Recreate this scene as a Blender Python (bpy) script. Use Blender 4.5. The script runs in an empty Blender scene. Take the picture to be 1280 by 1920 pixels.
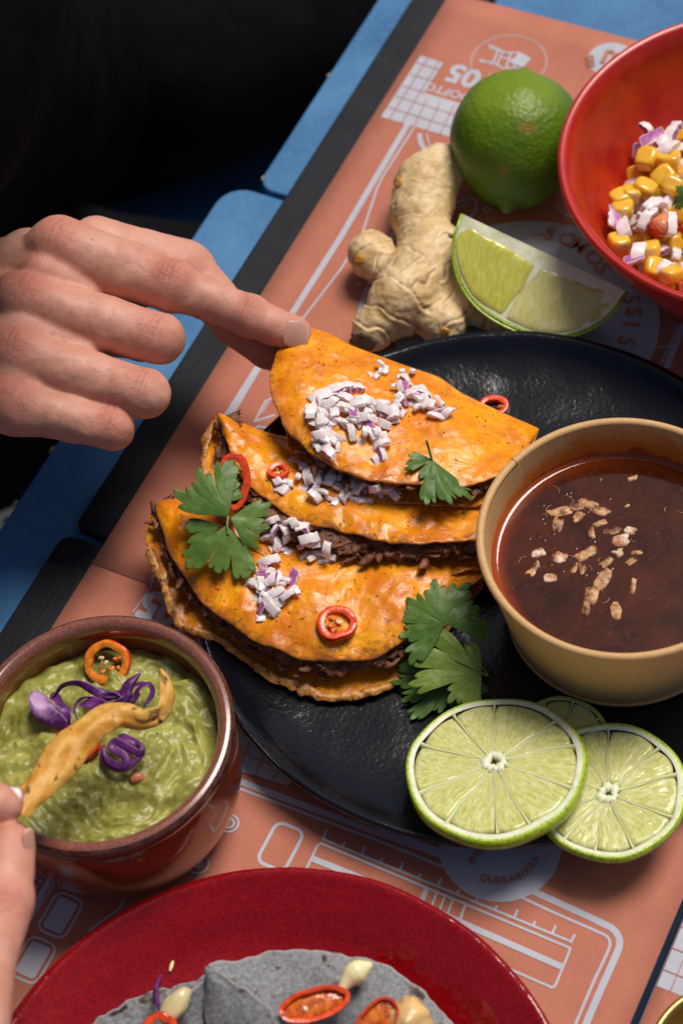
import bpy, bmesh, math, random
import numpy as np
from mathutils import Vector, Matrix
from mathutils.bvhtree import BVHTree
random.seed(7); RNG = np.random.default_rng(7)
SC = bpy.context.scene; COL = SC.collection
CM = 0.01                                   # all shapes below are written in centimetres
# ------------------------------------------------------------------ camera
F_PX, PITCH, ROLL, CAM_H = 4031.8, math.radians(55.334), math.radians(-9.504), 78.0
TH = math.radians(56.37)                    # direction of the table boards in the ground plane
_r0 = np.array([1., 0, 0]); _u0 = np.array([0, math.sin(PITCH), math.cos(PITCH)]); FW = np.array([0, math.cos(PITCH), -math.sin(PITCH)])
CX = math.cos(ROLL)*_r0 + math.sin(ROLL)*_u0
CY = -math.sin(ROLL)*_r0 + math.cos(ROLL)*_u0
CAM = np.array([0, 0, CAM_H])
def W(px, py, z=0.0):
    """place on the table that the photo shows at px,py, for a thing at height z (cm)"""
    d = CX*(px-640) - CY*(py-960) + FW*F_PX
    return CAM + d*((z-CAM_H)/d[2])
def P2(p):
    v = np.asarray(p) - CAM
    return np.array([640 + F_PX*(v@CX)/(v@FW), 960 - F_PX*(v@CY)/(v@FW)])
cam = bpy.data.cameras.new('camera'); co = bpy.data.objects.new('camera', cam); COL.objects.link(co)
m3 = Matrix((CX, CY, -FW)).transposed().to_4x4(); m3.translation = Vector(CAM*CM); co.matrix_world = m3
cam.sensor_fit = 'VERTICAL'; cam.sensor_height = 24; cam.lens = F_PX/1920*24
cam.clip_start = 0.02; cam.clip_end = 500
cam.dof.use_dof = True; cam.dof.focus_distance = 0.885; cam.dof.aperture_fstop = 6.3
SC.camera = co
# ------------------------------------------------------------------ light
SUN_AZ, SUN_EL = math.radians(40), math.radians(62)       # azimuth from +x towards +y
sd = np.array([math.cos(SUN_AZ)*math.cos(SUN_EL), math.sin(SUN_AZ)*math.cos(SUN_EL), math.sin(SUN_EL)])
w = bpy.data.worlds.new('World'); SC.world = w; w.use_nodes = True
nt = w.node_tree; bg = nt.nodes['Background']; sky = nt.nodes.new('ShaderNodeTexSky')
sky.sky_type = 'NISHITA'; sky.sun_disc = False; sky.sun_elevation = SUN_EL; sky.sun_rotation = math.radians(90)-SUN_AZ
sky.air_density = 1.0; sky.dust_density = 2.5
nt.links.new(sky.outputs[0], bg.inputs[0]); bg.inputs[1].default_value = 0.06
sl = bpy.data.lights.new('sun', 'SUN'); so = bpy.data.objects.new('sun', sl); COL.objects.link(so)
sl.energy = 3.6; sl.angle = math.radians(26); sl.color = (1, .93, .84)
so.rotation_euler = Vector(-sd).to_track_quat('-Z', 'Y').to_euler()
SC.view_settings.view_transform = 'Standard'; SC.view_settings.look = 'None'; SC.view_settings.exposure = -0.08; SC.view_settings.gamma = 1
SC.cycles.max_bounces = 8; SC.cycles.use_denoising = True
# ------------------------------------------------------------------ numpy noise
def _h(i, j, k, s):
    n = (i*374761393 + j*668265263 + k*2147483647*3 + s*974634777) & 0xffffffff
    n = ((n ^ (n >> 13))*1274126177) & 0xffffffff
    n = ((n ^ (n >> 16))*668265263) & 0xffffffff
    return ((n ^ (n >> 15)) & 0xffff)/32767.5 - 1
def vn(P, s=0):
    P = np.asarray(P, float); I = np.floor(P).astype(np.int64); f = P-I; f = f*f*(3-2*f); o = 0
    for a in (0, 1):
        for b in (0, 1):
            for c in (0, 1):
                wgt = (f[..., 0] if a else 1-f[..., 0])*(f[..., 1] if b else 1-f[..., 1])*(f[..., 2] if c else 1-f[..., 2])
                o = o + wgt*_h(I[..., 0]+a, I[..., 1]+b, I[..., 2]+c, s)
    return o
def fbm(P, s=0, o=3, g=.5):
    P = np.asarray(P, float); r = 0; a = 1
    for i in range(o):
        r = r + a*vn(P*(2.03**i), s+i*17); a *= g
    return r
def nrm(v):
    v = np.asarray(v, float); return v/np.maximum(np.linalg.norm(v, axis=-1, keepdims=True), 1e-9)
def cr(pts, n):
    """Catmull-Rom through the points, resampled evenly to n"""
    p = np.asarray(pts, float); q = np.vstack([2*p[0]-p[1], p, 2*p[-1]-p[-2]]); out = []
    for i in range(len(p)-1):
        t = np.linspace(0, 1, 16, endpoint=False)[:, None]; a, b, c, d = q[i:i+4]
        out.append(.5*(2*b + (c-a)*t + (2*a-5*b+4*c-d)*t*t + (3*b-a-3*c+d)*t**3))
    out = np.vstack(out+[p[-1:]]); L = np.r_[0, np.cumsum(np.linalg.norm(np.diff(out, axis=0), axis=1))]
    u = np.linspace(0, L[-1], n)
    return np.stack([np.interp(u, L, out[:, k]) for k in range(out.shape[1])], 1)
def frame(n, hint=(1, 0, 0)):
    n = nrm(n); x = np.asarray(hint, float); x = nrm(x - n*(x@n)); return x, np.cross(n, x), n
# ------------------------------------------------------------------ objects
def mesh_data(name, V, Fc, mats, smooth=True, mi=None):
    me = bpy.data.meshes.new(name); me.from_pydata((np.asarray(V)*CM).tolist(), [], [tuple(int(i) for i in f) for f in Fc])
    for m in (mats if isinstance(mats, (list, tuple)) else [mats]): me.materials.append(m)
    if smooth: me.polygons.foreach_set('use_smooth', [True]*len(me.polygons))
    if mi is not None: me.polygons.foreach_set('material_index', [int(i) for i in mi])
    me.update(); return me
def tag(o, label=None, cat=None, group=None, kind=None):
    if label: o['label'] = label
    if cat: o['category'] = cat
    if group: o['group'] = group
    if kind: o['kind'] = kind
    return o
def thing(name, label, cat, base, group=None):
    o = bpy.data.objects.new(name, None); COL.objects.link(o); o.empty_display_size = .01
    o.location = Vector(np.asarray(base, float)*CM); o['_b'] = [float(b) for b in base]
    return tag(o, label, cat, group)
def absbase(o):
    b = np.zeros(3)
    while o is not None:
        b = b + np.array(o['_b']) if '_b' in o else b; o = o.parent
    return b
def obj(name, V, Fc, mat, parent=None, base=None, smooth=True, mi=None, sol=0, sub=0, bev=0):
    """one mesh object from absolute centimetre coordinates"""
    V = np.asarray(V, float); pb = absbase(parent) if parent else np.zeros(3)
    b = np.asarray(base, float) if base is not None else (pb if parent else (V.min(0)+V.max(0))/2*[1, 1, 0]+[0, 0, V[:, 2].min()])
    o = bpy.data.objects.new(name, mesh_data(name, V-b, Fc, mat, smooth, mi)); COL.objects.link(o)
    o.location = Vector((b-pb)*CM); o['_b'] = [float(x) for x in (b-pb)]
    if parent: o.parent = parent
    if sol:
        m = o.modifiers.new('s', 'SOLIDIFY'); m.thickness = sol*CM; m.offset = -1
    if bev:
        m = o.modifiers.new('b', 'BEVEL'); m.width = bev*CM; m.segments = 2; m.limit_method = 'ANGLE'
    if sub:
        m = o.modifiers.new('d', 'SUBSURF'); m.levels = m.render_levels = sub
    return o
def attr(o, name, vals):
    a = o.data.attributes.new(name, 'FLOAT', 'POINT'); a.data.foreach_set('value', np.asarray(vals, np.float32))
def gridF(nu, nv, cu=False, off=0, flip=False):
    """faces of a nu x nv vertex grid (index u*nv+v); cu closes u"""
    F = []
    for i in range(nu if cu else nu-1):
        a = i*nv; b = ((i+1) % nu)*nv
        for j in range(nv-1):
            f = (off+a+j, off+b+j, off+b+j+1, off+a+j+1); F.append(f[::-1] if flip else f)
    return F
def lathe(prof, c, n=96, wob=None):
    prof = np.asarray(prof, float); th = np.linspace(0, 2*math.pi, n, endpoint=False)
    V = np.zeros((n, len(prof), 3)); r = prof[:, 0][None]*np.ones((n, 1))
    V[..., 0] = r*np.cos(th)[:, None]; V[..., 1] = r*np.sin(th)[:, None]; V[..., 2] = prof[:, 1][None]
    V = V.reshape(-1, 3)
    if wob: V = wob(V)
    return V+np.asarray(c, float), gridF(n, len(prof), True)
def smoothprof(pts, n):
    return cr(np.asarray(pts, float), n)
def tube(path, rad, n=10, flat=1.0, up=(0, 0, 1), caps=True):
    path = np.asarray(path, float); m = len(path); rad = np.ones(m)*rad if np.isscalar(rad) else (np.interp(np.linspace(0, 1, m), np.linspace(0, 1, len(rad)), rad) if len(rad) < 4 else np.maximum(cr(np.stack([np.arange(len(rad)), np.array(rad, float)*1e-6], 1), m)[:, 1]*1e6, .01))
    T = nrm(np.gradient(path, axis=0)); V = []
    x = frame(T[0], up)[0]
    for i in range(m):
        x = nrm(x - T[i]*(x@T[i])); y = np.cross(T[i], x)
        a = np.linspace(0, 2*math.pi, n, endpoint=False)
        V.append(path[i] + rad[i]*(np.cos(a)[:, None]*x*flat + np.sin(a)[:, None]*y))
    V = np.vstack(V); F = []
    for i in range(m-1):
        for j in range(n):
            k = (j+1) % n; F.append((i*n+j, i*n+k, (i+1)*n+k, (i+1)*n+j))
    if caps:
        F.append(tuple(range(n))[::-1]); F.append(tuple((m-1)*n+j for j in range(n)))
    return V, F
def merge(parts):
    V = []; F = []; o = 0
    for v, f in parts:
        V.append(np.asarray(v)); F += [tuple(i+o for i in g) for g in f]; o += len(v)
    return np.vstack(V), F
_ico = {}
def ico(sub=2):
    if sub not in _ico:
        bm = bmesh.new(); bmesh.ops.create_icosphere(bm, subdivisions=sub, radius=1)
        _ico[sub] = (np.array([v.co[:] for v in bm.verts]), [tuple(v.index for v in f.verts) for f in bm.faces]); bm.free()
    return _ico[sub]
def surfnets(Fv, lo, h):
    s = Fv < 0; nx, ny, nz = Fv.shape
    sh = [(a, b, c) for a in (0, 1) for b in (0, 1) for c in (0, 1)]
    cs = {k: s[k[0]:nx-1+k[0], k[1]:ny-1+k[1], k[2]:nz-1+k[2]] for k in sh}
    al = np.ones((nx-1, ny-1, nz-1), bool); an = np.zeros_like(al)
    for k in sh: al &= cs[k]; an |= cs[k]
    mix = an & ~al; idx = -np.ones(mix.shape, np.int64); cells = np.argwhere(mix); idx[mix] = np.arange(len(cells))
    vals = {k: Fv[cells[:, 0]+k[0], cells[:, 1]+k[1], cells[:, 2]+k[2]] for k in sh}
    pos = np.zeros((len(cells), 3)); cnt = np.zeros(len(cells))
    for k in sh:
        for ax in range(3):
            if k[ax] == 0:
                k2 = list(k); k2[ax] = 1; va = vals[k]; vb = vals[tuple(k2)]; c = (va < 0) != (vb < 0)
                t = np.where(c, va/np.where(c, va-vb, 1), 0); p = np.array(k, float)[None].repeat(len(cells), 0); p[:, ax] += t
                pos += np.where(c[:, None], p, 0); cnt += c
    V = (cells + pos/cnt[:, None])*h + np.asarray(lo); Q = []
    for ax in range(3):
        a1, a2 = [(1, 2), (2, 0), (0, 1)][ax]
        sl0 = [slice(None)]*3; sl1 = [slice(None)]*3; sl0[ax] = slice(0, -1); sl1[ax] = slice(1, None)
        A = s[tuple(sl0)]; B = s[tuple(sl1)]; e = np.argwhere(A != B)
        e = e[(e[:, a1] > 0) & (e[:, a2] > 0) & (e[:, a1] < Fv.shape[a1]-1) & (e[:, a2] < Fv.shape[a2]-1)]
        ins = A[e[:, 0], e[:, 1], e[:, 2]]
        def cell(d1, d2):
            c = e.copy(); c[:, a1] += d1; c[:, a2] += d2; return idx[c[:, 0], c[:, 1], c[:, 2]]
        q = np.stack([cell(-1, -1), cell(0, -1), cell(0, 0), cell(-1, 0)], 1)
        q[~ins] = q[~ins][:, ::-1]; Q.append(q)
    Q = np.vstack(Q); Q = Q[(Q >= 0).all(1)]
    return V, Q
def sdf_mesh(prims, h, pad=1.0, post=None, k=.3):
    """smooth union of tapered capsules (a, b, ra, rb[, k]) -> mesh; negative k carves"""
    P = np.array([p[0] for p in prims]+[p[1] for p in prims]); R = max(max(p[2], p[3]) for p in prims)
    lo = P.min(0)-R-pad; hi = P.max(0)+R+pad; n = np.ceil((hi-lo)/h).astype(int)+1
    g = [lo[i]+h*np.arange(n[i]) for i in range(3)]; D = np.full(n, 9., np.float32)
    for p in prims:
        a, b, ra, rb = p[:4]; kk = p[4] if len(p) > 4 else k; rr = max(ra, rb)+abs(kk)*2+.8
        mn = np.minimum(a, b)-rr; mx = np.maximum(a, b)+rr
        i0 = [max(0, int((mn[i]-lo[i])/h)) for i in range(3)]; i1 = [min(n[i], int((mx[i]-lo[i])/h)+2) for i in range(3)]
        X = g[0][i0[0]:i1[0]][:, None, None]-a[0]; Y = g[1][i0[1]:i1[1]][None, :, None]-a[1]; Z = g[2][i0[2]:i1[2]][None, None, :]-a[2]
        ba = np.asarray(b, float)-a; L = max(ba@ba, 1e-9); t = np.clip((X*ba[0]+Y*ba[1]+Z*ba[2])/L, 0, 1)
        d = (np.sqrt((X-t*ba[0])**2+(Y-t*ba[1])**2+(Z-t*ba[2])**2) - (ra+(rb-ra)*t)).astype(np.float32)
        sub = D[i0[0]:i1[0], i0[1]:i1[1], i0[2]:i1[2]]
        if kk > 0:
            hh = np.clip(.5+.5*(sub-d)/kk, 0, 1); sub[...] = sub*(1-hh)+d*hh - kk*hh*(1-hh)
        else:
            q = -kk; hh = np.clip(.5-.5*(sub+d)/q, 0, 1); sub[...] = sub*(1-hh)+(-d)*hh + q*hh*(1-hh)
    if post: D = post(D, g)
    return surfnets(D, lo, h)
def vnormals(V, Q):
    Q = np.asarray(Q); n = np.cross(V[Q[:, 2]]-V[Q[:, 0]], V[Q[:, 3]]-V[Q[:, 1]]); N = np.zeros_like(V)
    for k in range(4): np.add.at(N, Q[:, k], n)
    return nrm(N)
BV = {}
def add_bvh(key, V, F): BV.setdefault(key, []).append(BVHTree.FromPolygons([tuple(v) for v in V], [tuple(int(i) for i in f) for f in F]))
def drop(key, px, py):
    """first point of a stored surface under the line of sight through px,py"""
    d = nrm(CX*(px-640) - CY*(py-960) + FW*F_PX); best = None
    for b in BV[key]:
        r = b.ray_cast(Vector(CAM), Vector(d))
        if r[0] is not None and (best is None or r[3] < best[3]): best = r
    if best is None: return None, None
    n = np.array(best[1]); n = n if n@d < 0 else -n
    return np.array(best[0]), n
# ------------------------------------------------------------------ materials
class N:
    def __init__(s, name):
        s.m = bpy.data.materials.new(name); s.m.use_nodes = True; s.t = s.m.node_tree; s.b = s.t.nodes['Principled BSDF']; s.out = s.t.nodes['Material Output']
        s.tc = s.t.nodes.new('ShaderNodeTexCoord'); s.co = s.tc.outputs['Object']
    def nd(s, typ, **kw):
        n = s.t.nodes.new(typ)
        for k, v in kw.items():
            if k in n.inputs: s.set(n.inputs[k], v)
            else: setattr(n, k, v)
        return n
    def set(s, i, v):
        if isinstance(v, bpy.types.NodeSocket): s.t.links.new(v, i)
        else:
            if isinstance(v, tuple) and len(v) == 3 and i.type == 'RGBA': v = v+(1,)
            i.default_value = v
    def rnd(s):
        """shift the pattern for every copy"""
        oi = s.nd('ShaderNodeObjectInfo'); a = s.nd('ShaderNodeVectorMath', operation='ADD'); s.set(a.inputs[0], s.co); s.set(a.inputs[1], oi.outputs['Random']); s.co = a.outputs[0]; return s
    def noise(s, scale, detail=3, rough=.55, dist=0, st=None):
        co = s.co
        if st:
            mp = s.nd('ShaderNodeMapping'); s.set(mp.inputs[0], s.co); mp.inputs['Scale'].default_value = st; co = mp.outputs[0]
        return s.nd('ShaderNodeTexNoise', Vector=co, Scale=scale*100., Detail=detail, Roughness=rough, Distortion=dist).outputs['Fac']
    def vor(s, scale, feature='F1', rand=1.):
        n = s.nd('ShaderNodeTexVoronoi', feature=feature); s.set(n.inputs['Vector'], s.co); n.inputs['Scale'].default_value = scale*100.; n.inputs['Randomness'].default_value = rand
        return n.outputs['Distance']
    def ramp(s, f, a, b):
        return s.nd('ShaderNodeMapRange', **{'Value': f, 'From Min': a, 'From Max': b}).outputs[0]
    def math(s, op, a, b=0.):
        n = s.nd('ShaderNodeMath', operation=op); s.set(n.inputs[0], a); s.set(n.inputs[1], b); return n.outputs[0]
    def mix(s, f, a, b):
        n = s.nd('ShaderNodeMix', data_type='RGBA'); s.set(n.inputs[0], f); s.set(n.inputs[6], a); s.set(n.inputs[7], b); return n.outputs[2]
    def at(s, name): return s.nd('ShaderNodeAttribute', attribute_name=name).outputs['Fac']
    def bump(s, *hs):
        """(height, strength, distance in cm) stacked"""
        prev = None
        for h, st, d in hs:
            n = s.nd('ShaderNodeBump', Strength=st, Distance=d*CM); s.set(n.inputs['Height'], h)
            if prev: s.set(n.inputs['Normal'], prev)
            prev = n.outputs[0]
        s.set(s.b.inputs['Normal'], prev); return s
    def P(s, **kw):
        al = dict(col='Base Color', rough='Roughness', metal='Metallic', spec='Specular IOR Level', coat='Coat Weight', cr='Coat Roughness', sss='Subsurface Weight', ssr='Subsurface Radius', sscale='Subsurface Scale', trans='Transmission Weight', ior='IOR', sheen='Sheen Weight')
        for k, v in kw.items(): s.set(s.b.inputs[al[k]], v)
        return s
    def translucent(s, f, col):
        tr = s.nd('ShaderNodeBsdfTranslucent', Color=col); mx = s.nd('ShaderNodeMixShader'); s.set(mx.inputs[0], f)
        s.t.links.new(s.b.outputs[0], mx.inputs[1]); s.t.links.new(tr.outputs[0], mx.inputs[2]); s.t.links.new(mx.outputs[0], s.out.inputs[0]); return s
M = {}
def m_plain(key, col, rough=.5, var=.25, scale=3, bump=.2, bs=20, bd=.02, **kw):
    n = N(key).rnd(); f = n.noise(scale); c = n.mix(n.ramp(f, .3, .7), tuple(x*(1-var) for x in col), tuple(min(1, x*(1+var)) for x in col))
    n.P(col=c, rough=rough, **kw).bump((n.noise(bs, 4), bump, bd)); M[key] = n.m; return n
# painted wood
n = N('blue_paint'); f = n.noise(.25, 5, .6); g = n.noise(3, 4, .6); sp = n.noise(1.6, 6, .7)
c = n.mix(n.ramp(f, .3, .7), (.035, .135, .31), (.075, .215, .42)); c = n.mix(n.math('MULTIPLY', n.ramp(g, .5, .75), .4), c, (.11, .28, .50))
c = n.mix(n.ramp(sp, .68, .74), c, (.06, .15, .27)); c = n.mix(n.ramp(n.noise(.9, 6, .75), .70, .73), c, (.30, .34, .36)); n.P(col=c, rough=.5, spec=.28).bump((n.noise(2, 5, .6, 0, (1, 1, 1)), .5, .03), (n.noise(14, 3), .2, .01)); M['blue'] = n.m
n = N('chipped_wood'); n.P(col=n.mix(n.ramp(n.noise(5), .4, .6), (.25, .16, .09), (.42, .33, .22)), rough=.8); M['chip_wood'] = n.m
n = N('dark_slat_paint'); n.co = n.tc.outputs['UV']
n.co = n.tc.outputs['Object']
f = n.noise(.5, 6, .65); st = n.at('gr'); g = n.nd('ShaderNodeTexNoise', Scale=1.0, Detail=5., Roughness=.6)
cmb = n.nd('ShaderNodeCombineXYZ'); n.set(cmb.inputs[0], n.at('gu')); n.set(cmb.inputs[1], n.at('gv')); n.set(g.inputs['Vector'], cmb.outputs[0])
c = n.mix(n.ramp(f, .3, .7), (.005, .006, .010), (.013, .015, .022)); c = n.mix(n.ramp(n.noise(3.2, 2), .74, .77), c, (.16, .17, .18))
n.P(col=c, rough=.55, spec=.22).bump((g.outputs[0], .45, .05), (n.noise(20), .2, .01)); M['slat'] = n.m
# paper
def paper(key, ca, cb, fleck):
    n = N(key); f = n.noise(.35, 4, .6); g = n.noise(9, 4, .75, .6); h = n.noise(26, 2, .7)
    c = n.mix(n.ramp(f, .3, .7), ca, cb); c = n.mix(n.math('MULTIPLY', n.ramp(g, .52, .70), .42), c, fleck)
    c = n.mix(n.math('MULTIPLY', n.ramp(h, .35, .65), .12), c, (1, .85, .75))
    n.P(col=c, rough=.8, spec=.12).bump((n.noise(.18, 3), .5, .25), (g, .35, .02), (h, .2, .008)); M[key] = n.m
paper('orange_paper', (.40, .114, .065), (.48, .150, .090), (.24, .068, .039))
paper('white_print', (.40, .42, .50), (.50, .52, .60), (.24, .25, .32))
paper('orange_print', (.42, .13, .06), (.52, .17, .09), (.28, .09, .045))
# ceramics
n = N('black_glaze'); v = n.vor(3.2, 'SMOOTH_F1'); f = n.noise(5.5, 3, .6, .4); k = n.noise(.3, 2)
n.P(col=(.004, .0045, .007), rough=.2, spec=.42).bump((f, .26, .04), (v, .08, .05)); n.set(n.b.inputs['Roughness'], n.math('ADD', n.math('MULTIPLY', k, .08), .11)); M['black'] = n.m
n = N('red_glaze'); f = n.noise(9, 5, .7); g = n.noise(18, 3, .6)
c = n.mix(n.ramp(f, .36, .66), (.16, .001, .003), (.32, .004, .008)); c = n.mix(n.math('MULTIPLY', n.ramp(g, .60, .66), .6), c, (.09, .002, .004)); c = n.mix(n.math('MULTIPLY', n.ramp(n.noise(12, 3), .6, .72), .30), c, (.50, .02, .02))
n.P(col=c, rough=.09, spec=.55).bump((n.noise(.8, 2), .6, .12), (n.noise(4, 3), .35, .03)); M['red_glaze'] = n.m
n = N('red_melamine'); n.P(col=n.mix(n.ramp(n.noise(.6), .3, .7), (.40, .012, .010), (.50, .022, .014)), rough=.30, spec=.5).bump((n.noise(18, 3), .15, .01), (n.noise(.8), .2, .05)); M['red_mel'] = n.m
n = N('red_inner'); c = n.mix(n.ramp(n.noise(.45, 4, .6), .35, .65), (.34, .010, .005), (.50, .038, .006)); n.P(col=c, rough=.34, spec=.5).bump((n.noise(5, 4), .15, .02), (n.noise(25), .15, .005)); M['red_inner'] = n.m
n = N('brown_glaze'); st = n.noise(3.5, 5, .7, 0, (1, 1, 1)); c = n.mix(n.ramp(st, .38, .62), (.035, .009, .006), (.11, .032, .020)); n.P(col=c, rough=.16, spec=.6, coat=.4, cr=.06).bump((n.noise(2), .15, .05), (n.noise(24), .1, .005)); M['brown_glaze'] = n.m
n = N('rim_band_glaze'); c = n.mix(n.ramp(n.noise(9, 5, .7, 0, (1, 1, 1)), .35, .62), (.16, .05, .035), (.27, .105, .075)); n.P(col=c, rough=.22, spec=.55, coat=.3, cr=.1).bump((n.noise(6), .15, .02)); M['rim_band'] = n.m
n = N('terracotta_glaze'); c = n.mix(n.ramp(n.noise(.5, 4), .3, .7), (.15, .026, .010), (.25, .055, .018)); n.P(col=c, rough=.15, spec=.6, coat=.5, cr=.06).bump((n.noise(1.5), .12, .05)); M['terra'] = n.m
n = N('brass'); n.P(col=n.mix(n.noise(2), (.42, .28, .10), (.60, .43, .18)), rough=.3, metal=.85).bump((n.noise(5), .1, .02)); M['brass'] = n.m
# kraft paper cup
def kraft(key, stain):
    n = N(key); f = n.noise(8, 5, .7); g = n.noise(.5, 3)
    c = n.mix(n.ramp(f, .3, .72), (.54, .29, .11), (.70, .43, .19)); c = n.mix(n.math('MULTIPLY', n.ramp(g, .4, .7), .35), c, (.60, .40, .20))
    if stain:
        s1 = n.at('stain'); s2 = n.math('ADD', s1, n.math('MULTIPLY', n.math('SUBTRACT', n.noise(1.1, 6, .72), .5), 1.5)); c = n.mix(n.ramp(s2, .05, .6), c, (.60, .17, .02)); c = n.mix(n.math('MULTIPLY', n.ramp(n.math('ADD', s2, n.math('MULTIPLY', n.noise(7, 3), .5)), 1.05, 1.25), .8), c, (.30, .05, .01))
    else:
        c = n.mix(n.math('MULTIPLY', n.ramp(n.noise(.35, 4, .7), .64, .70), .45), c, (.36, .17, .05))
    n.P(col=c, rough=.5, spec=.35).bump((f, .15, .01), (n.noise(.8), .15, .05)); M[key] = n.m
kraft('kraft', False); kraft('kraft_in', True)
# food
n = N('tortilla'); f = n.noise(.55, 4, .6, .5); g = n.noise(3, 5, .65, .3); h = n.noise(14, 3, .6); sp = n.noise(5.5, 2, .5)
c = n.mix(n.ramp(f, .32, .66), (.66, .165, .004), (.92, .365, .006)); c = n.mix(n.math('MULTIPLY', n.ramp(g, .48, .72), .45), c, (.56, .11, .004))
c = n.mix(n.math('MULTIPLY', n.ramp(n.noise(1.1, 5, .6), .58, .72), .75), c, (.95, .50, .02))
c = n.mix(n.math('MULTIPLY', n.ramp(n.noise(.9, 6, .75), .60, .68), .75), c, (.26, .045, .006))
c = n.mix(n.ramp(sp, .66, .72), c, (.12, .022, .005))
c = n.mix(n.ramp(n.math('ADD', n.at('edge'), n.math('MULTIPLY', n.math('SUBTRACT', n.noise(4, 4), .5), .5)), .93, 1.02), c, (.42, .14, .03))
n.P(col=c, rough=n.math('ADD', n.math('MULTIPLY', n.noise(2.2, 4, .6), .6), .03), spec=.42, sss=.08, ssr=(.6, .3, .1), sscale=.004)
n.bump((n.noise(.9, 3, .5, .5), .6, .2), (n.noise(3.5, 4, .6), .28, .06), (h, .15, .01)); M['tortilla'] = n.m
n = N('crisp_cheese'); c = n.mix(n.ramp(n.noise(2.5, 5, .7), .35, .65), (.30, .09, .015), (.72, .36, .09)); c = n.mix(n.ramp(n.noise(4, 3), .6, .68), c, (.12, .03, .01)); n.P(col=c, rough=.35, spec=.5, sss=.1, ssr=(.6, .3, .1), sscale=.004).bump((n.noise(6, 5, .7), .6, .06)); M['crisp'] = n.m
n = N('braised_beef').rnd(); c = n.mix(n.ramp(n.noise(2.2, 5, .7), .35, .68), (.060, .015, .005), (.30, .10, .032)); c = n.mix(n.math('MULTIPLY', n.ramp(n.noise(3, 3), .6, .72), .7), c, (.46, .19, .07)); n.P(col=c, rough=.30, spec=.55).bump((n.noise(7, 5, .75), .9, .06), (n.noise(25), .3, .01)); M['beef'] = n.m
ON = dict(sss=.4, ssr=(1, .8, .8), sscale=.006, spec=.45)
m_plain('onion_white', (.90, .78, .77), .24, .10, 5, .25, 8, .03, **ON)
m_plain('onion_pink', (.88, .72, .73), .32, .14, 5, .25, 8, .03, **ON)
m_plain('onion_skin', (.42, .13, .34), .28, .35, 6, .2, 10, .02, sss=.2, ssr=(1, .4, .8), sscale=.003)
m_plain('onion_stained', (.44, .19, .06), .22, .3, 3, .25, 8, .03, sss=.3, ssr=(1, .6, .4), sscale=.004)
n = N('onion_sunk').rnd(); c = n.mix(n.ramp(n.noise(2.6, 4, .6), .38, .62), (.12, .035, .012), (.66, .36, .16)); n.P(col=c, rough=.4, spec=.3).bump((n.noise(4), .3, .03)); M['onion_sunk'] = n.m
n = N('onion_wet').rnd(); c = n.mix(n.ramp(n.noise(2.2, 4, .6), .40, .62), (.40, .15, .05), (.80, .62, .48)); n.P(col=c, rough=.4, spec=.3, sss=.3, ssr=(1, .7, .5), sscale=.005).bump((n.noise(4), .3, .03)); M['onion_wet'] = n.m
m_plain('chili_skin', (.56, .010, .006), .13, .25, 2, .12, 6, .03, coat=.6, cr=.05)
m_plain('chili_flesh', (.78, .085, .022), .22, .3, 4, .4, 7, .04, sss=.25, ssr=(1, .25, .1), sscale=.004)
m_plain('chili_orange', (.82, .24, .02), .25, .3, 4, .4, 7, .04, sss=.25, ssr=(1, .35, .1), sscale=.004)
m_plain('chili_orange_skin', (.66, .060, .008), .14, .25, 2, .12, 6, .03, coat=.6, cr=.05)
m_plain('membrane', (.80, .22, .04), .3, .35, 5, .5, 8, .05, sss=.3, ssr=(1, .4, .2), sscale=.004)
m_plain('seed', (.78, .60, .30), .35, .2, 5, .2, 9, .02, sss=.2, ssr=(1, .8, .5), sscale=.003)
m_plain('corn', (.86, .46, .035), .20, .18, 1.2, .15, 4, .03, sss=.35, ssr=(1, .7, .2), sscale=.005, coat=.3)
m_plain('corn_pale', (.86, .62, .26), .28, .15, 2, .2, 6, .03, sss=.35, ssr=(1, .8, .4), sscale=.005)
m_plain('tomato', (.62, .050, .015), .16, .35, 2, .25, 4, .05, sss=.3, ssr=(1, .2, .1), sscale=.006, coat=.3)
m_plain('tomato_pale', (.78, .27, .14), .2, .2, 2, .25, 4, .05, sss=.3, ssr=(1, .4, .2), sscale=.006)
def leafmat(key, a, b, vein):
    n = N(key); f = n.noise(1.3, 4, .6); c = n.mix(n.ramp(f, .35, .65), a, b); v = n.at('vein'); c = n.mix(n.math('MULTIPLY', v, .5), c, vein)
    c = n.mix(n.math('MULTIPLY', n.ramp(n.noise(2.2, 2), .72, .75), .7), c, (.30, .36, .02))
    n.P(col=c, rough=.40, spec=.4).bump((v, -.25, .02), (n.noise(7, 4, .6), .3, .03), (n.noise(2, 2), .3, .1)); n.translucent(.3, c); M[key] = n.m
leafmat('leaf_dark', (.090, .190, .030), (.160, .280, .055), (.05, .11, .02))
leafmat('leaf_mid', (.11, .205, .028), (.18, .30, .055), (.17, .28, .08))
leafmat('leaf_light', (.19, .30, .035), (.29, .40, .075), (.065, .13, .02))
m_plain('stem', (.16, .27, .04), .35, .3, 3, .2, 9, .02, sss=.2, ssr=(.5, 1, .2), sscale=.003)
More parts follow.
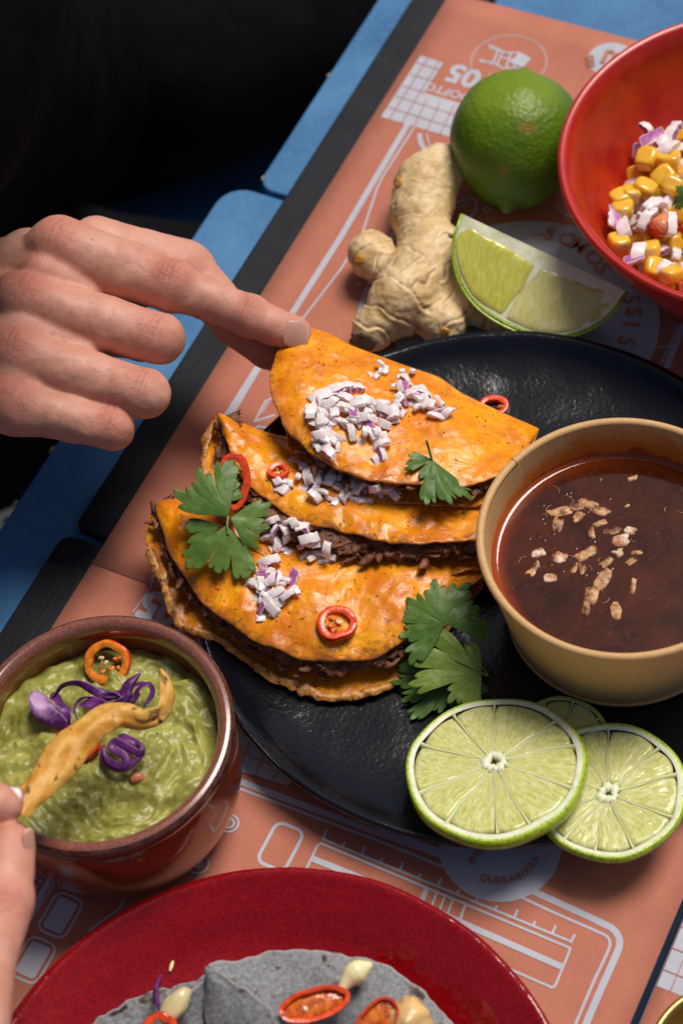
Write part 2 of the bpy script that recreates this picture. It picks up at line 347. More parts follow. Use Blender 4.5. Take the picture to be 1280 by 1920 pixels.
# lime
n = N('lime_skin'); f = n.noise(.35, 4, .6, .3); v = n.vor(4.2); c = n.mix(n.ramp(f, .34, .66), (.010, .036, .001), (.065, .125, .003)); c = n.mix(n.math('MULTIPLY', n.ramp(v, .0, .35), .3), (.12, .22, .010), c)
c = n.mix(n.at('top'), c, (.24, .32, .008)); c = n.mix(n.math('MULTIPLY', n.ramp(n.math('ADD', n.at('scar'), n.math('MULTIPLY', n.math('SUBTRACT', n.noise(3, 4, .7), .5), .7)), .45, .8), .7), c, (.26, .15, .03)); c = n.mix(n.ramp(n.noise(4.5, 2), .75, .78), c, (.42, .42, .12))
n.P(col=c, rough=.38, spec=.32).bump((v, .7, .04), (n.noise(1.6, 4, .65), .8, .10)); M['lime_skin'] = n.m
n = N('slice_rind'); v = n.vor(5.0); c = n.mix(n.ramp(v, .05, .5), (.12, .22, .008), (.33, .45, .018)); n.P(col=c, rough=.28, coat=.2).bump((v, .4, .03)); M['rind'] = n.m
n = N('pith'); c = n.mix(n.ramp(n.noise(3, 4), .3, .7), (.70, .74, .42), (.86, .87, .70)); n.P(col=c, rough=.5, sss=.3, ssr=(1, 1, .6), sscale=.005).bump((n.noise(4, 4, .6), .5, .05)); M['pith'] = n.m
n = N('lime_membrane'); n.P(col=n.mix(n.noise(3), (.58, .62, .28), (.74, .76, .46)), rough=.3, sss=.4, ssr=(1, 1, .6), sscale=.006); M['lime_mem'] = n.m
n = N('rind_edge'); c = n.mix(n.ramp(n.vor(7), .1, .5), (.13, .25, .008), (.50, .62, .08)); n.P(col=c, rough=.3).bump((n.vor(7), .3, .02)); M['rind_edge'] = n.m
def pulp(key, a, b, line, tr):
    n = N(key); cmb = n.nd('ShaderNodeCombineXYZ'); n.set(cmb.inputs[0], n.math('MULTIPLY', n.at('ru'), 1.0)); n.set(cmb.inputs[1], n.math('MULTIPLY', n.at('rv'), 1.0))
    oi = n.nd('ShaderNodeObjectInfo'); n.set(cmb.inputs[2], n.math('MULTIPLY', oi.outputs['Random'], 30.))
    vv = n.nd('ShaderNodeTexVoronoi', feature='DISTANCE_TO_EDGE'); n.set(vv.inputs['Vector'], cmb.outputs[0]); vv.inputs['Scale'].default_value = 1.0
    ns = n.nd('ShaderNodeTexNoise', Scale=2.2, Detail=4., Roughness=.6, Distortion=.6); n.set(ns.inputs['Vector'], cmb.outputs[0])
    e = n.ramp(vv.outputs['Distance'], .0, .09); c = n.mix(n.ramp(ns.outputs[0], .3, .7), a, b); c = n.mix(n.math('MULTIPLY', n.math('SUBTRACT', 1., e), .45), c, line)
    n.P(col=c, rough=.10, spec=.6, sss=.5, ssr=(.8, 1, .3), sscale=.006, trans=tr, ior=1.35).bump((vv.outputs['Distance'], .35, .05), (ns.outputs[0], .25, .04)); M[key] = n.m
pulp('pulp', (.50, .54, .09), (.86, .83, .40), (.90, .88, .58), .18)
pulp('pulp_yellow', (.56, .54, .06), (.72, .70, .15), (.80, .78, .35), .12)
pulp('pulp_pale', (.66, .62, .18), (.82, .78, .36), (.84, .80, .55), .12)
# ginger
n = N('ginger_skin'); f = n.noise(.8, 5, .6); r = n.at('ring'); fine = n.noise(5, 5, .7, .4, (1, 1, 1)); c = n.mix(n.ramp(f, .33, .68), (.60, .39, .17), (.84, .65, .38)); c = n.mix(n.math('MULTIPLY', n.ramp(fine, .5, .7), .45), c, (.46, .27, .11))
c = n.mix(n.math('MULTIPLY', n.ramp(n.math('ADD', r, n.math('MULTIPLY', n.math('SUBTRACT', n.noise(3, 4), .5), 1.0)), .55, 1.0), .75), c, (.20, .10, .035)); c = n.mix(n.ramp(n.noise(1.6, 3), .70, .76), c, (.62, .47, .20))
n.P(col=c, rough=.42, spec=.4, sss=.08, ssr=(1, .6, .3), sscale=.004).bump((n.noise(2.5, 5, .65, .5), .5, .08), (fine, .5, .03), (n.noise(20, 3), .2, .01)); M['ginger'] = n.m
m_plain('ginger_scar', (.20, .13, .075), .7, .5, 4, .9, 6, .08)
# sauces
n = N('broth'); f = n.noise(.45, 5, .65, .8); g = n.noise(2.5, 5, .7); c = n.mix(n.ramp(f, .35, .65), (.028, .0045, .0014), (.078, .015, .004)); c = n.mix(n.math('MULTIPLY', n.ramp(g, .58, .72), .5), c, (.17, .035, .008)); c = n.mix(n.at('rim'), c, (.34, .050, .003))
c = n.mix(n.math('MULTIPLY', n.ramp(n.noise(7, 2), .70, .74), .6), c, (.34, .12, .02))
n.P(col=c, rough=.07, spec=.5).bump((n.noise(.9, 2), .06, .05), (n.vor(9), .03, .01)); M['broth'] = n.m
n = N('guacamole'); f = n.noise(.7, 5, .6, .5); g = n.noise(3.5, 4, .65); c = n.mix(n.ramp(f, .33, .67), (.20, .205, .034), (.39, .375, .085)); c = n.mix(n.math('MULTIPLY', n.ramp(g, .5, .7), .5), c, (.46, .44, .15)); c = n.mix(n.math('MULTIPLY', n.ramp(n.noise(2.2, 3), .66, .72), .55), c, (.28, .20, .05)); c = n.mix(n.ramp(n.noise(5.5, 1), .765, .78), c, (.03, .04, .01))
n.P(col=c, rough=.36, spec=.42, sss=.12, ssr=(.8, 1, .2), sscale=.004).bump((n.noise(1.8, 4, .6), .35, .10), (g, .3, .04), (n.noise(12, 3), .25, .015)); M['guac'] = n.m
n = N('cabbage'); c = n.mix(n.ramp(n.noise(2.5, 4), .35, .65), (.055, .008, .085), (.16, .030, .19)); n.P(col=c, rough=.42, spec=.4).bump((n.noise(4, 4), .5, .03)); M['cabbage'] = n.m
n = N('chili_core'); n.P(col=n.mix(n.ramp(n.noise(3, 4), .35, .65), (.36, .03, .005), (.74, .20, .02)), rough=.2, coat=.3).bump((n.noise(4, 4), .6, .08)); M['chili_core'] = n.m
n = N('cabbage_mix'); c = n.mix(n.ramp(n.noise(.9, 4), .42, .58), (.10, .015, .13), (.46, .26, .48)); n.P(col=c, rough=.42, spec=.4).bump((n.noise(3, 4), .5, .05)); M['cabbage_mix'] = n.m
n = N('cabbage_pale'); c = n.mix(n.ramp(n.noise(2.5, 4), .35, .65), (.26, .10, .30), (.56, .38, .56)); n.P(col=c, rough=.3, sss=.2, ssr=(1, .6, 1), sscale=.003).bump((n.noise(4, 4), .3, .03)); M['cabbage_pale'] = n.m
n = N('fried_strip'); c = n.mix(n.ramp(n.noise(.9, 4, .6), .35, .66), (.58, .25, .03), (.80, .46, .11)); c = n.mix(n.ramp(n.noise(1.8, 3, .55, .5), .60, .68), c, (.10, .030, .010)); n.P(col=c, rough=.42, spec=.4, sss=.1, ssr=(1, .6, .3), sscale=.004).bump((n.noise(1.6, 5, .7), .9, .12)); M['strip'] = n.m
n = N('blue_corn_tortilla'); f = n.noise(6, 4, .65); g = n.noise(.6, 4); v = n.vor(9); c = n.mix(n.ramp(f, .32, .68), (.12, .125, .14), (.28, .285, .30)); c = n.mix(n.math('MULTIPLY', n.ramp(g, .5, .72), .5), c, (.27, .265, .27)); c = n.mix(n.ramp(n.noise(9, 2), .68, .72), c, (.36, .36, .38))
c = n.mix(n.math('MULTIPLY', n.ramp(n.noise(1.7, 3, .5), .66, .70), .85), c, (.05, .026, .015)); e_ = n.at('edge'); ch = n.nd('ShaderNodeTexNoise', Scale=1., Detail=2.); cb_ = n.nd('ShaderNodeCombineXYZ'); n.set(cb_.inputs[0], n.at('eu')); n.set(ch.inputs['Vector'], cb_.outputs[0])
band = n.math('MULTIPLY', n.ramp(e_, .86, .89), n.math('SUBTRACT', 1., n.ramp(e_, .935, .96))); c = n.mix(n.math('MULTIPLY', band, n.ramp(ch.outputs[0], .56, .60)), c, (.035, .020, .014)); c = n.mix(n.math('MULTIPLY', n.ramp(e_, .955, .985), .55), c, (.40, .36, .33))
c = n.mix(n.math('MULTIPLY', n.ramp(n.noise(1.3, 4, .6), .60, .66), .7), c, (.09, .050, .028))
n.P(col=c, rough=.62, spec=.3).bump((f, .5, .04), (n.noise(1.3, 3), .25, .1), (v, .2, .02)); M['blue_corn'] = n.m
m_plain('mayo', (.84, .76, .44), .10, .05, 2, .08, 3, .03, sss=.4, ssr=(1, .9, .6), sscale=.005, coat=.4, cr=.05)
m_plain('potato', (.66, .42, .17), .32, .25, 1.5, .4, 5, .05, sss=.25, ssr=(1, .7, .4), sscale=.005)
m_plain('bean', (.62, .52, .27), .25, .15, 1.5, .2, 5, .04, sss=.3, ssr=(1, .9, .5), sscale=.005, coat=.2)
# skin and cloth
n = N('skin'); f = n.noise(.9, 4, .6); rd = n.at('red'); pale = n.at('pale')
c = n.mix(n.ramp(f, .3, .7), (.55, .245, .175), (.66, .335, .25)); c = n.mix(n.math('MULTIPLY', rd, .95), c, (.60, .175, .125)); c = n.mix(n.math('MULTIPLY', pale, .5), c, (.66, .40, .30))
c = n.mix(n.math('MULTIPLY', n.ramp(n.noise(3.2, 4, .7), .60, .74), .35), c, (.44, .17, .12)); c = n.mix(n.ramp(n.noise(3.0, 1), .80, .83), c, (.22, .09, .05))
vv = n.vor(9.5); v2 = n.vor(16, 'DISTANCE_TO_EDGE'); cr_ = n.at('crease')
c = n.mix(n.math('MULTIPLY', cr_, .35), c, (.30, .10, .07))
n.P(col=c, rough=.50, spec=.35, sss=.20, ssr=(1, .35, .2), sscale=.006).bump((n.noise(1.4, 3), .2, .1), (n.math('MULTIPLY', rd, n.noise(3.6, 5, .7, 1.6)), 1., .14), (n.noise(6, 4, .6, .8), .25, .03), (cr_, -1., .08), (v2, .22, .018), (vv, .18, .015), (n.noise(26, 3), .2, .008)); M['skin'] = n.m
n = N('nail'); c = n.mix(n.ramp(n.noise(1.5, 3), .3, .7), (.53, .26, .20), (.62, .34, .27)); c = n.mix(n.at('tip'), c, (.68, .46, .37)); n.P(col=c, rough=.30, spec=.4, sss=.2, ssr=(1, .5, .4), sscale=.003).bump((n.noise(4, 2, .5, 0, (1, 1, 1)), .08, .02)); M['nail'] = n.m
n = N('nail_greyish'); n.P(col=n.mix(n.noise(2), (.42, .26, .28), (.50, .34, .35)), rough=.25, spec=.5); M['nail_grey'] = n.m  # greyish purple nail colour for the second person's thumb
n = N('black_cloth'); n.P(col=n.mix(n.noise(.5), (.0035, .0035, .005), (.010, .010, .013)), rough=1., spec=.02).bump((n.noise(30), .3, .02), (n.noise(.3), .4, .5)); M['cloth'] = n.m
n = N('hair'); n.P(col=(.05, .025, .015), rough=.5); M['hair'] = n.m
n = N('paving'); n.P(col=n.mix(n.noise(.02, 5), (.10, .095, .09), (.16, .15, .14)), rough=.8).bump((n.noise(.4), .4, .3)); M['ground'] = n.m
# ================================================================== SETTING
AD = np.array([math.cos(TH), math.sin(TH), 0]); BD = np.array([-math.sin(TH), math.cos(TH), 0]); UP = np.array([0, 0, 1.])
def S_(px, py, z=0.): return float(W(px, py, z)@AD)
def T_(px, py, z=0.): return float(W(px, py, z)@BD)
G = np.array([[-3000, -3000, -74], [3000, -3000, -74], [3000, 3000, -74], [-3000, 3000, -74.]])
tag(obj('ground', G, [(0, 1, 2, 3)], M['ground']), kind='structure')
def board(name, s0, s1, t0, t1, zt, th, cr_, mat, parent, bev=.12):
    """a painted plank with rounded corners"""
    pts = []
    for (cs, ct, a0) in ((s1-cr_, t1-cr_, 0), (s0+cr_, t1-cr_, 90), (s0+cr_, t0+cr_, 180), (s1-cr_, t0+cr_, 270)):
        for k in range(7):
            a = math.radians(a0+15*k); pts.append((cs+cr_*math.cos(a), ct+cr_*math.sin(a)))
    V = [];m_ = len(pts)
    for z in (zt, zt-th): V += [AD*s+BD*t+UP*z for s, t in pts]
    Fc = [tuple(range(m_)), tuple(range(2*m_-1, m_-1, -1))]+[(i, m_+i, m_+(i+1) % m_, (i+1) % m_) for i in range(m_)]
    o = obj(name, V, Fc, mat, parent, bev=bev, smooth=False)
    V = np.array(V); attr(o, 'gu', (V@AD)*.25); attr(o, 'gv', (V@BD)*6+V[:, 2]*6); return o
table = thing('picnic_table', 'blue painted wooden table with charcoal slats under the placemats', 'table', [0, 60, -74])
tC = T_(540, 360, -.03); tA = T_(590, 180, -.62); tB = T_(100, 840, -.62); tP = T_(500, 535, 0)
sGap = S_(505, 362, -.62)
board('plank', sGap+.15, 150, tC-1.0, tA, -.62, 2.2, .9, M['blue'], table)
board('plank', -20, sGap-.15, tC-1.6, tB, -.62, 2.2, 1.4, M['blue'], table)
sC = S_(205, 1010, -.03)
board('slat', sC, 150, tP-2.2, tC, -.03, .56, .35, M['slat'], table, .10)
board('slat', -30, sC-.45, tP-2.2, T_(60, 1092, -.03), -.03, .56, .7, M['slat'], table, .10)
sE = S_(1040, 38)
tg = T_(1234, 1805)
tt0 = tP-2.45
board('plank', -30, 150, tg+.16, tt0, -.06, 2.2, .3, M['blue'], table, .08)
board('plank', -30, 150, tg-24, tg-.16, -.06, 2.2, .3, M['blue'], table, .08)
for i, t in enumerate((tt0-1, tt0-27)):
    for s in (10, 120): board('leg', s, s+7, t-6, t, -2.4, 71.6, .5, M['blue'], table)
board('crossbar', 9, 128, tt0-30, tA, -2.3, 3, .3, M['slat'], table) if 0 else None
# chipped paint flecks along the near edge of the blue rail
fl = []
for k, (px, py) in enumerate([(617, 142), (494, 334), (428, 372), (478, 366), (28, 945), (98, 843), (12, 975)]):
    c = W(px, py, -.70); v, f = ico(1); obj('wood_chip', v*[.14, .14, .05]*(1+.3*vn(v*3, k))[:, None] @ np.stack([AD*(1.6+.5*random.random()), BD, UP])+c, f, M['chip_wood'], table)
# bench under the person
bench = thing('bench', 'dim blue wooden bench seat in the shade under the table edge', 'bench', W(250, 400, -30)*[1, 1, 0]+[0, 0, -74])
bs = T_(300, 400, -32)
board('seat', S_(100, 560, -32), S_(1000, 0, -32), bs-9, bs+6, -32, 3, 1.5, M['blue'], bench)
for s in (S_(100, 560, -32)+6, S_(1000, 0, -32)-12): board('leg', s, s+5, bs-8, bs+5, -35, 39, .5, M['blue'], bench)

# ------------------------------------------------------------------ placemats
def sheet(name, corners, z, label):
    c = np.array(corners, float); n_ = 24; V = []
    for i in range(n_+1):
        for j in range(n_+1):
            u, v = i/n_, j/n_; V.append((c[0]*(1-u)+c[1]*u)*(1-v)+(c[3]*(1-u)+c[2]*u)*v)
    V = np.array(V); V[:, 2] = z
    o = obj(name, V, gridF(n_+1, n_+1), M['orange_paper'], sol=.02); return tag(o, label, 'placemat', 'printed paper placemats')
def st(s, t, z=0.): return AD*s+BD*t+UP*z
ZS1, ZS2 = .075, .03
pTL = W(835, 0, ZS1); pBL = W(173, 1056, ZS1)
tl1 = pTL@BD; bl1 = pBL@BD; sTop0, sTop1 = W(890, 0)@AD, W(1195, 77)@AD; sTop = (sTop0+sTop1)/2; sBot = pBL@AD
TR = W(1600, 178); TR = st(W(1195, 77)@AD + (sTop1-sTop0)*1.2, tg+.5)
sh1 = sheet('paper_placemat', [st(sTop0-(sTop1-sTop0)*.1, tl1+(tl1-bl1)*.02), st(sBot, bl1), st(W(306, 1108)@AD, tg+.10)+AD*0, st(sTop, tg+.10)], ZS1, 'orange paper placemat with white grid print under the whole lime and red bowl')
L1 = W(173, 1058); L2 = W(100, 1180); tl2 = (L1@BD+L2@BD)/2
sh2 = sheet('paper_placemat', [st(sBot+1.5, tl2+.05), st(-5, tl2+.05), st(-5, tg+.10), st(sBot+1.5, tg+.10)], ZS2, 'orange paper placemat with ruler and phone drawings under the red plate')
tg2 = tg-.22
sh3 = sheet('paper_placemat', [st(60, tg2), st(-5, tg2), st(-5, tg2-18), st(60, tg2-18)], ZS2, 'sliver of orange placemat beyond the black gap, bottom right corner')
class Print:
    def __init__(s, z): s.z = z; s.P = []; s.k = 0
    def zz(s): s.k = (s.k+1) % 14; return s.z+.0028*(s.k+1)
    def ribbon(s, pts, w, closed=False, px=True, sm=0):
        q = np.array([W(a, b, s.z)[:2] for a, b in pts]) if px else np.array(pts, float)[:, :2]
        if sm: q = cr(np.vstack([q, q[:1]]) if closed else q, sm); q = q[:-1] if closed else q
        n_ = len(q); z = s.zz(); V = []
        for i in range(n_):
            a = q[i-1] if (i > 0 or closed) else q[i]; b = q[(i+1) % n_] if (i < n_-1 or closed) else q[i]
            d1 = nrm(q[i]-a) if np.linalg.norm(q[i]-a) > 1e-6 else nrm(b-q[i]); d2 = nrm(b-q[i]) if np.linalg.norm(b-q[i]) > 1e-6 else d1
            m_ = nrm(d1+d2); nn = np.array([-m_[1], m_[0]]); k = 1/max(.45, abs(m_@d1))
            V += [[*(q[i]+nn*w/2*k), z], [*(q[i]-nn*w/2*k), z]]
        Fc = [(2*i, 2*i+1, 2*((i+1) % n_)+1, 2*((i+1) % n_)) for i in range(n_ if closed else n_-1)]
        s.P.append((np.array(V), Fc))
    def poly(s, pts, px=True):
        z = s.zz(); V = [[*(W(a, b, s.z)[:2] if px else (a, b)), z] for a, b in pts]; s.P.append((np.array(V), [tuple(range(len(V)))]))
    def disc(s, px, py, r, hole=0):
        c = W(px, py, s.z); a = np.linspace(0, 2*math.pi, 96, endpoint=False); z = s.zz()
        V = np.stack([c[0]+r*np.cos(a), c[1]+r*np.sin(a), a*0+z], 1)
        if hole:
            s.ribbon([(c[0]+(r+hole)/2*math.cos(t), c[1]+(r+hole)/2*math.sin(t)) for t in a], r-hole, True, False)
        else: s.P.append((V, [tuple(range(96))]))
    def text(s, txt, o, dx, size, flip=False, bold=.0, up=None):
        """flat lettering: o = lower left corner, dx = reading direction"""
        cu = bpy.data.curves.new('t', 'FONT'); cu.body = txt; cu.size = 1; cu.offset = bold; cu.resolution_u = 3
        ob = bpy.data.objects.new('t', cu); COL.objects.link(ob); dg = bpy.context.evaluated_depsgraph_get(); me = ob.evaluated_get(dg).to_mesh()
        V = np.array([v.co[:] for v in me.vertices]); Fc = [tuple(p.vertices) for p in me.polygons]
        bpy.data.objects.remove(ob); bpy.data.curves.remove(cu)
        if not len(V): return
        dx = nrm(np.asarray(dx, float)[:2]); dy = np.array([-dx[1], dx[0]]) if up is None else nrm(np.asarray(up)[:2])
        z = s.zz(); Q = np.asarray(o, float)[:2]+size*(V[:, :1]*dx+V[:, 1:2]*dy); s.P.append((np.c_[Q, np.ones(len(Q))*z], Fc))
    def arc_text(s, txt, c, r, a0, a1, size, inward=False, bold=.0):
        for i, ch in enumerate(txt):
            a = a0+(a1-a0)*i/max(1, len(txt)-1); sg = 1 if a1 > a0 else -1
            d = np.array([-math.sin(a), math.cos(a)])*sg; o = np.asarray(c)[:2]+r*np.array([math.cos(a), math.sin(a)])-d*size*.3
            s.text(ch, o, d, size, bold=bold)
    def make(s, name, mat, par):
        v, f = merge(s.P); return obj(name, v, f, mat, par, smooth=False)
R_ = -BD   # reading direction of the print's long side: to the right in the photo
# --- first sheet
p = Print(ZS1)
grid = [(788, 104), (830, 118), (795, 174), (880, 199), (1000, 232), (985, 300), (849, 258), (714, 219)]
p.poly(grid)
p.ribbon([(764, 233), (690, 357), (640, 442), (545, 592), (428, 775), (412, 800)], .30)
p.ribbon([(777, 237), (718, 330), (707, 352), (678, 440), (640, 503), (572, 592), (487, 692), (436, 778), (425, 795)], .10)
c = W(953, 116, ZS1); p.ribbon([(c[0]+1.92*math.cos(t), c[1]+1.92*math.sin(t)) for t in np.linspace(0, 6.283, 72, endpoint=False)], .045, True, False)
for l in ([(915, 84), (948, 99), (972, 99), (993, 110), (979, 126), (943, 129), (924, 117), (933, 96)], [(898, 112), (925, 122)], [(916, 90), (937, 97)], [(930, 124), (942, 98)], [(948, 128), (958, 99)], [(962, 128), (972, 100)], [(935, 108), (985, 118)], [(900, 117), (928, 118)]): p.ribbon(l, .10)
p.poly([(955, 118), (972, 100), (993, 110), (979, 127)])
p.disc(1145, 111, 1.18)
d3 = -R_
p.text('105', W(936, 146, ZS1), W(846, 118, ZS1)-W(936, 146, ZS1), 1.75, bold=.035)
p.text('ROOFTOP', W(903, 184, ZS1), W(803, 155, ZS1)-W(903, 184, ZS1), .74, bold=.02)
p.ribbon([(790, 262), (797, 245), (815, 222)], .10) if 0 else None
p.ribbon([(786, 250), (789, 268), (802, 286), (825, 293), (860, 290), (880, 285)], .24, sm=20); p.ribbon([(800, 250), (803, 266), (812, 277), (832, 283), (850, 284)], .07, sm=20)
p.ribbon([(840, 388), (860, 378), (885, 372), (892, 384), (888, 400), (878, 408)], .10, sm=20); p.ribbon([(848, 392), (880, 381)], .07)
p.ribbon([(905, 392), (913, 386), (919, 392), (912, 400)], .08, True)
p.ribbon([(1042, 380), (1052, 398), (1080, 410), (1100, 408)], .08, sm=16)
cb = W(985, 602, ZS1); rb = float(np.linalg.norm(W(1226, 640, ZS1)-cb)); p.P_c = cb
p.disc(985, 602, 6.15)
for k, (r0, r1) in enumerate(((7.9, 7.6), (7.4, 7.28))):
    p.ribbon([(cb[0]+(r0+r1)/2*math.cos(t), cb[1]+(r0+r1)/2*math.sin(t)) for t in np.linspace(2.2, 4.0, 40)], r0-r1, False, False)
p.ribbon([(668, 533), (684, 535)], .1)
p.ribbon([(725, 458), (735, 438), (742, 455)], .12)
p.ribbon([(1210, 675), (1215, 660), (1228, 652), (1250, 650), (1262, 651)], .09, sm=20)
p.ribbon([(1280, 608), (1268, 640), (1248, 690)], .30); p.ribbon([(1268, 610), (1258, 640), (1238, 682)], .08)
p.ribbon([(518, 744), (498, 752), (478, 790), (516, 778)], .11); p.ribbon([(470, 808), (484, 800), (500, 802)], .11)
p.ribbon([(508, 746), (492, 774)], .06)
p.poly([(332, 934), (357, 937), (362, 952), (330, 946)])
p.ribbon([(294, 1056), (283, 1098)], .08); p.ribbon([(283, 1091), (303, 1092)], .06)
p.make('print', M['white_print'], sh1)
q = Print(ZS1+.045)
for k in range(9):
    a = W(793-13.5*k*.7, 109+15*k*.92, ZS1); 
for (a, b) in (((781, 117), (824, 130)), ((768, 138), (811, 151)), ((754, 160), (797, 173)), ((741, 179), (990, 258)), ((727, 200), (985, 282)),
               ((802, 108), (729, 224)), ((822, 116), (752, 231)), ((800, 186), (775, 238)), ((826, 190), (800, 245)), ((852, 196), (824, 252)), ((880, 203), (849, 258)), ((906, 210), (880, 266))):
    q.ribbon([a, b], .035)
for ch, px, py, dg in [('S', 1034, 440, 14), ('O', 1060, 448, 20), ('M', 1084, 460, 30), ('O', 1112, 482, 42), ('S', 1132, 506, 54), ('S', 1184, 566, 80), ('S', 1188, 590, 92), ('I', 1183, 617, 96), ('S', 1174, 645, 102)]:
    a = math.radians(dg); u = nrm(W(px+30*math.cos(a), py+30*math.sin(a), ZS1)-W(px, py, ZS1)); up_ = np.array([-u[1], u[0], 0]); sz = 1.12
    q.text(ch, W(px, py, ZS1)-u*sz*.33-up_*sz*.36, u, sz, bold=.015)
q.ribbon([(998, 440), (1022, 441)], .07)
q.text('105', W(1116, 128, ZS1), W(1112, 108, ZS1)-W(1116, 128, ZS1), .62, bold=.02)
q.ribbon([(1128, 118), (1138, 97), (1150, 96)], .22); q.ribbon([(1142, 120), (1152, 102), (1160, 102)], .2); q.ribbon([(1132, 126), (1156, 128)], .16)
q.make('lettering', M['orange_print'], sh1)
# --- second sheet
p = Print(ZS2)
p.ribbon([(430, 1457), (500, 1484), (600, 1521), (700, 1558), (835, 1606)], .27); p.ribbon([(430, 1471), (600, 1536), (700, 1573), (852, 1634)], .11)
def rounded(corner, n=8):
    """px polyline with its middle point rounded"""
    return corner
p.ribbon([(962, 1655), (1060, 1699), (1128, 1731), (1148, 1742), (1159, 1757), (1160, 1775), (1150, 1800), (1120, 1868), (1085, 1950)], .27, sm=60)
p.ribbon([(928, 1660), (1040, 1712), (1122, 1748), (1138, 1757), (1143, 1770), (1136, 1790), (1108, 1850), (1068, 1945)], .11, sm=60)
p.disc(937, 1585, 2.42)
p.poly([(1198, 1598), (1224, 1570), (1222, 1601)])
p.poly([(832, 1603), (820, 1590), (700, 1545), (690, 1552)])
p.ribbon([(612, 1556), (606, 1574), (1070, 1766), (1077, 1752)], .10)
for k in range(1, 13):
    u = k/13.; b = np.array([606+464*u, 1574+192*u]); L = 16 if k % 2 == 0 else 9; p.ribbon([tuple(b), (b[0]+L*.42, b[1]-L)], .10)
p.ribbon([(560, 1660), (595, 1586), (602, 1582), (1068, 1778), (1066, 1786), (1040, 1849), (1034, 1852), (950, 1815)], .10)
p.ribbon([(585, 1610), (660, 1640), (1052, 1813)], .26)
for a in ((803, 1664), (820, 1670), (835, 1677), (850, 1684)): p.ribbon([a, (a[0]-12, a[1]+32)], .09)
p.ribbon([(873, 1694), (860, 1730)], .1); p.ribbon([(798, 1662), (788, 1690)], .1)
def rrect(cx_, cy_, hw, hh, w, fill=False, rr=.35):
    c = W(cx_, cy_, ZS2)[:2]; pts = []
    for sx, sy, a0 in ((1, 1, 0), (-1, 1, 90), (-1, -1, 180), (1, -1, 270)):
        for k in range(5):
            a = math.radians(a0+22.5*k); u, v = sx*(hw-rr)+rr*math.cos(a), sy*(hh-rr)+rr*math.sin(a); pts.append(c+R_[:2]*u+AD[:2]*v)
    p.poly(pts, False) if fill else p.ribbon(pts, w, True, False)
rrect(526, 1587, .62, .95, .14)
rrect(114, 1716, .62, .88, .10); rrect(114, 1716, .44, .70, 0, True, .15)
rrect(63, 1800, .62, .88, .10); rrect(63, 1800, .44, .70, 0, True, .15)
p.disc(430, 1544, .42, .33); p.disc(430, 1544, .25, .14); p.disc(372, 1620, .46, .38); p.disc(372, 1620, .22)
p.ribbon([(236, 1682), (222, 1705), (200, 1722), (165, 1748)], .09, sm=16)
p.ribbon([(102, 1612), (103, 1638), (85, 1665), (45, 1735)], .26); p.ribbon([(112, 1612), (112, 1640), (95, 1670), (33, 1762)], .07)
p.ribbon([(78, 1600), (92, 1625), (100, 1628)], .06); p.ribbon([(86, 1598), (97, 1618)], .06)
for i in range(6):
    for j in range(3):
        b = np.array([68+7.8*j-7.2*i, 1633+3.6*j+11.2*i]); c = W(b[0], b[1], ZS2); z = p.zz(); a = np.linspace(0, 6.283, 10, endpoint=False); p.P.append((np.stack([c[0]+.07*np.cos(a), c[1]+.07*np.sin(a), a*0+z], 1), [tuple(range(10))]))
p.poly([(400, 1290), (560, 1440), (540, 1475), (428, 1440)]); p.poly([(364, 1208), (384, 1180), (392, 1225)])
p.ribbon([(286, 1098), (250, 1148)], .06); p.ribbon([(250, 1148), (330, 1180)], .03)
u = W(378, 1194, ZS2)-W(287, 1164, ZS2)
p.text('105', W(275, 1161, ZS2)+BD*-.2, W(378, 1201, ZS2)-W(272, 1160, ZS2), 1.9, bold=.04) if 0 else None
o1 = W(350, 1120, ZS2)
p.text('105', W(385, 1148, ZS2), W(290, 1112, ZS2)-W(385, 1148, ZS2), 1.9, bold=.05, up=None)
p.make('print', M['white_print'], sh2)
q = Print(ZS2+.045)
for (a, b) in (((430, 1363), (500, 1392)), ((430, 1402), (548, 1450)), ((430, 1440), (548, 1477)), ((445, 1358), (430, 1395)), ((470, 1389), (446, 1443)), ((494, 1418), (478, 1453)), ((522, 1443), (511, 1466)), ((550, 1467), (545, 1478))): q.ribbon([a, b], .035)
cc = W(937, 1585, ZS2)
pa = [math.atan2(*(W(x_, y_, ZS2)-cc)[[1, 0]]) for x_, y_ in ((905, 1637), (1008, 1606))]; ra_ = 1.62; wds = dict(Q=1.12, U=1.05, E=.92, S=.92, A=1.05, B=1.0, I=.55, R=1.0); acc = 0; tot = sum(wds[c_] for c_ in 'QUESABIRRA')
for ch in 'QUESABIRRA':
    a = pa[0]+(pa[1]-pa[0])*acc/tot; acc += wds[ch]; d = np.array([-math.sin(a), math.cos(a)]); q.text(ch, cc[:2]+1.66*np.array([math.cos(a), math.sin(a)]), d, .40, bold=.03)
q.text('T', W(1014, 1594, ZS2), (.3, 1), .42, bold=.03); q.text('S', W(853, 1590, ZS2), (1, -.2), .42, bold=.03)
q.text('105', W(893, 1612, ZS2), W(907, 1596, ZS2)-W(893, 1612, ZS2), .42, bold=.02); q.text('ROOFTOP', W(889, 1606, ZS2), W(903, 1594, ZS2)-W(889, 1606, ZS2), .13)
q.ribbon([(878, 1612), (886, 1608), (891, 1617), (883, 1622)], .05, True); q.ribbon([(882, 1610), (887, 1620)], .04)
q.make('lettering', M['orange_print'], sh2)
p = Print(ZS2); a0 = W(1222, 1845, ZS2)@AD; t_ = tg2-.05
p.poly([st(a0, t_)[:2], st(a0, t_-6)[:2], st(a0+9, t_-6)[:2], st(a0+9, t_)[:2]], False); p.make('print', M['white_print'], sh3)
q = Print(ZS2+.045)
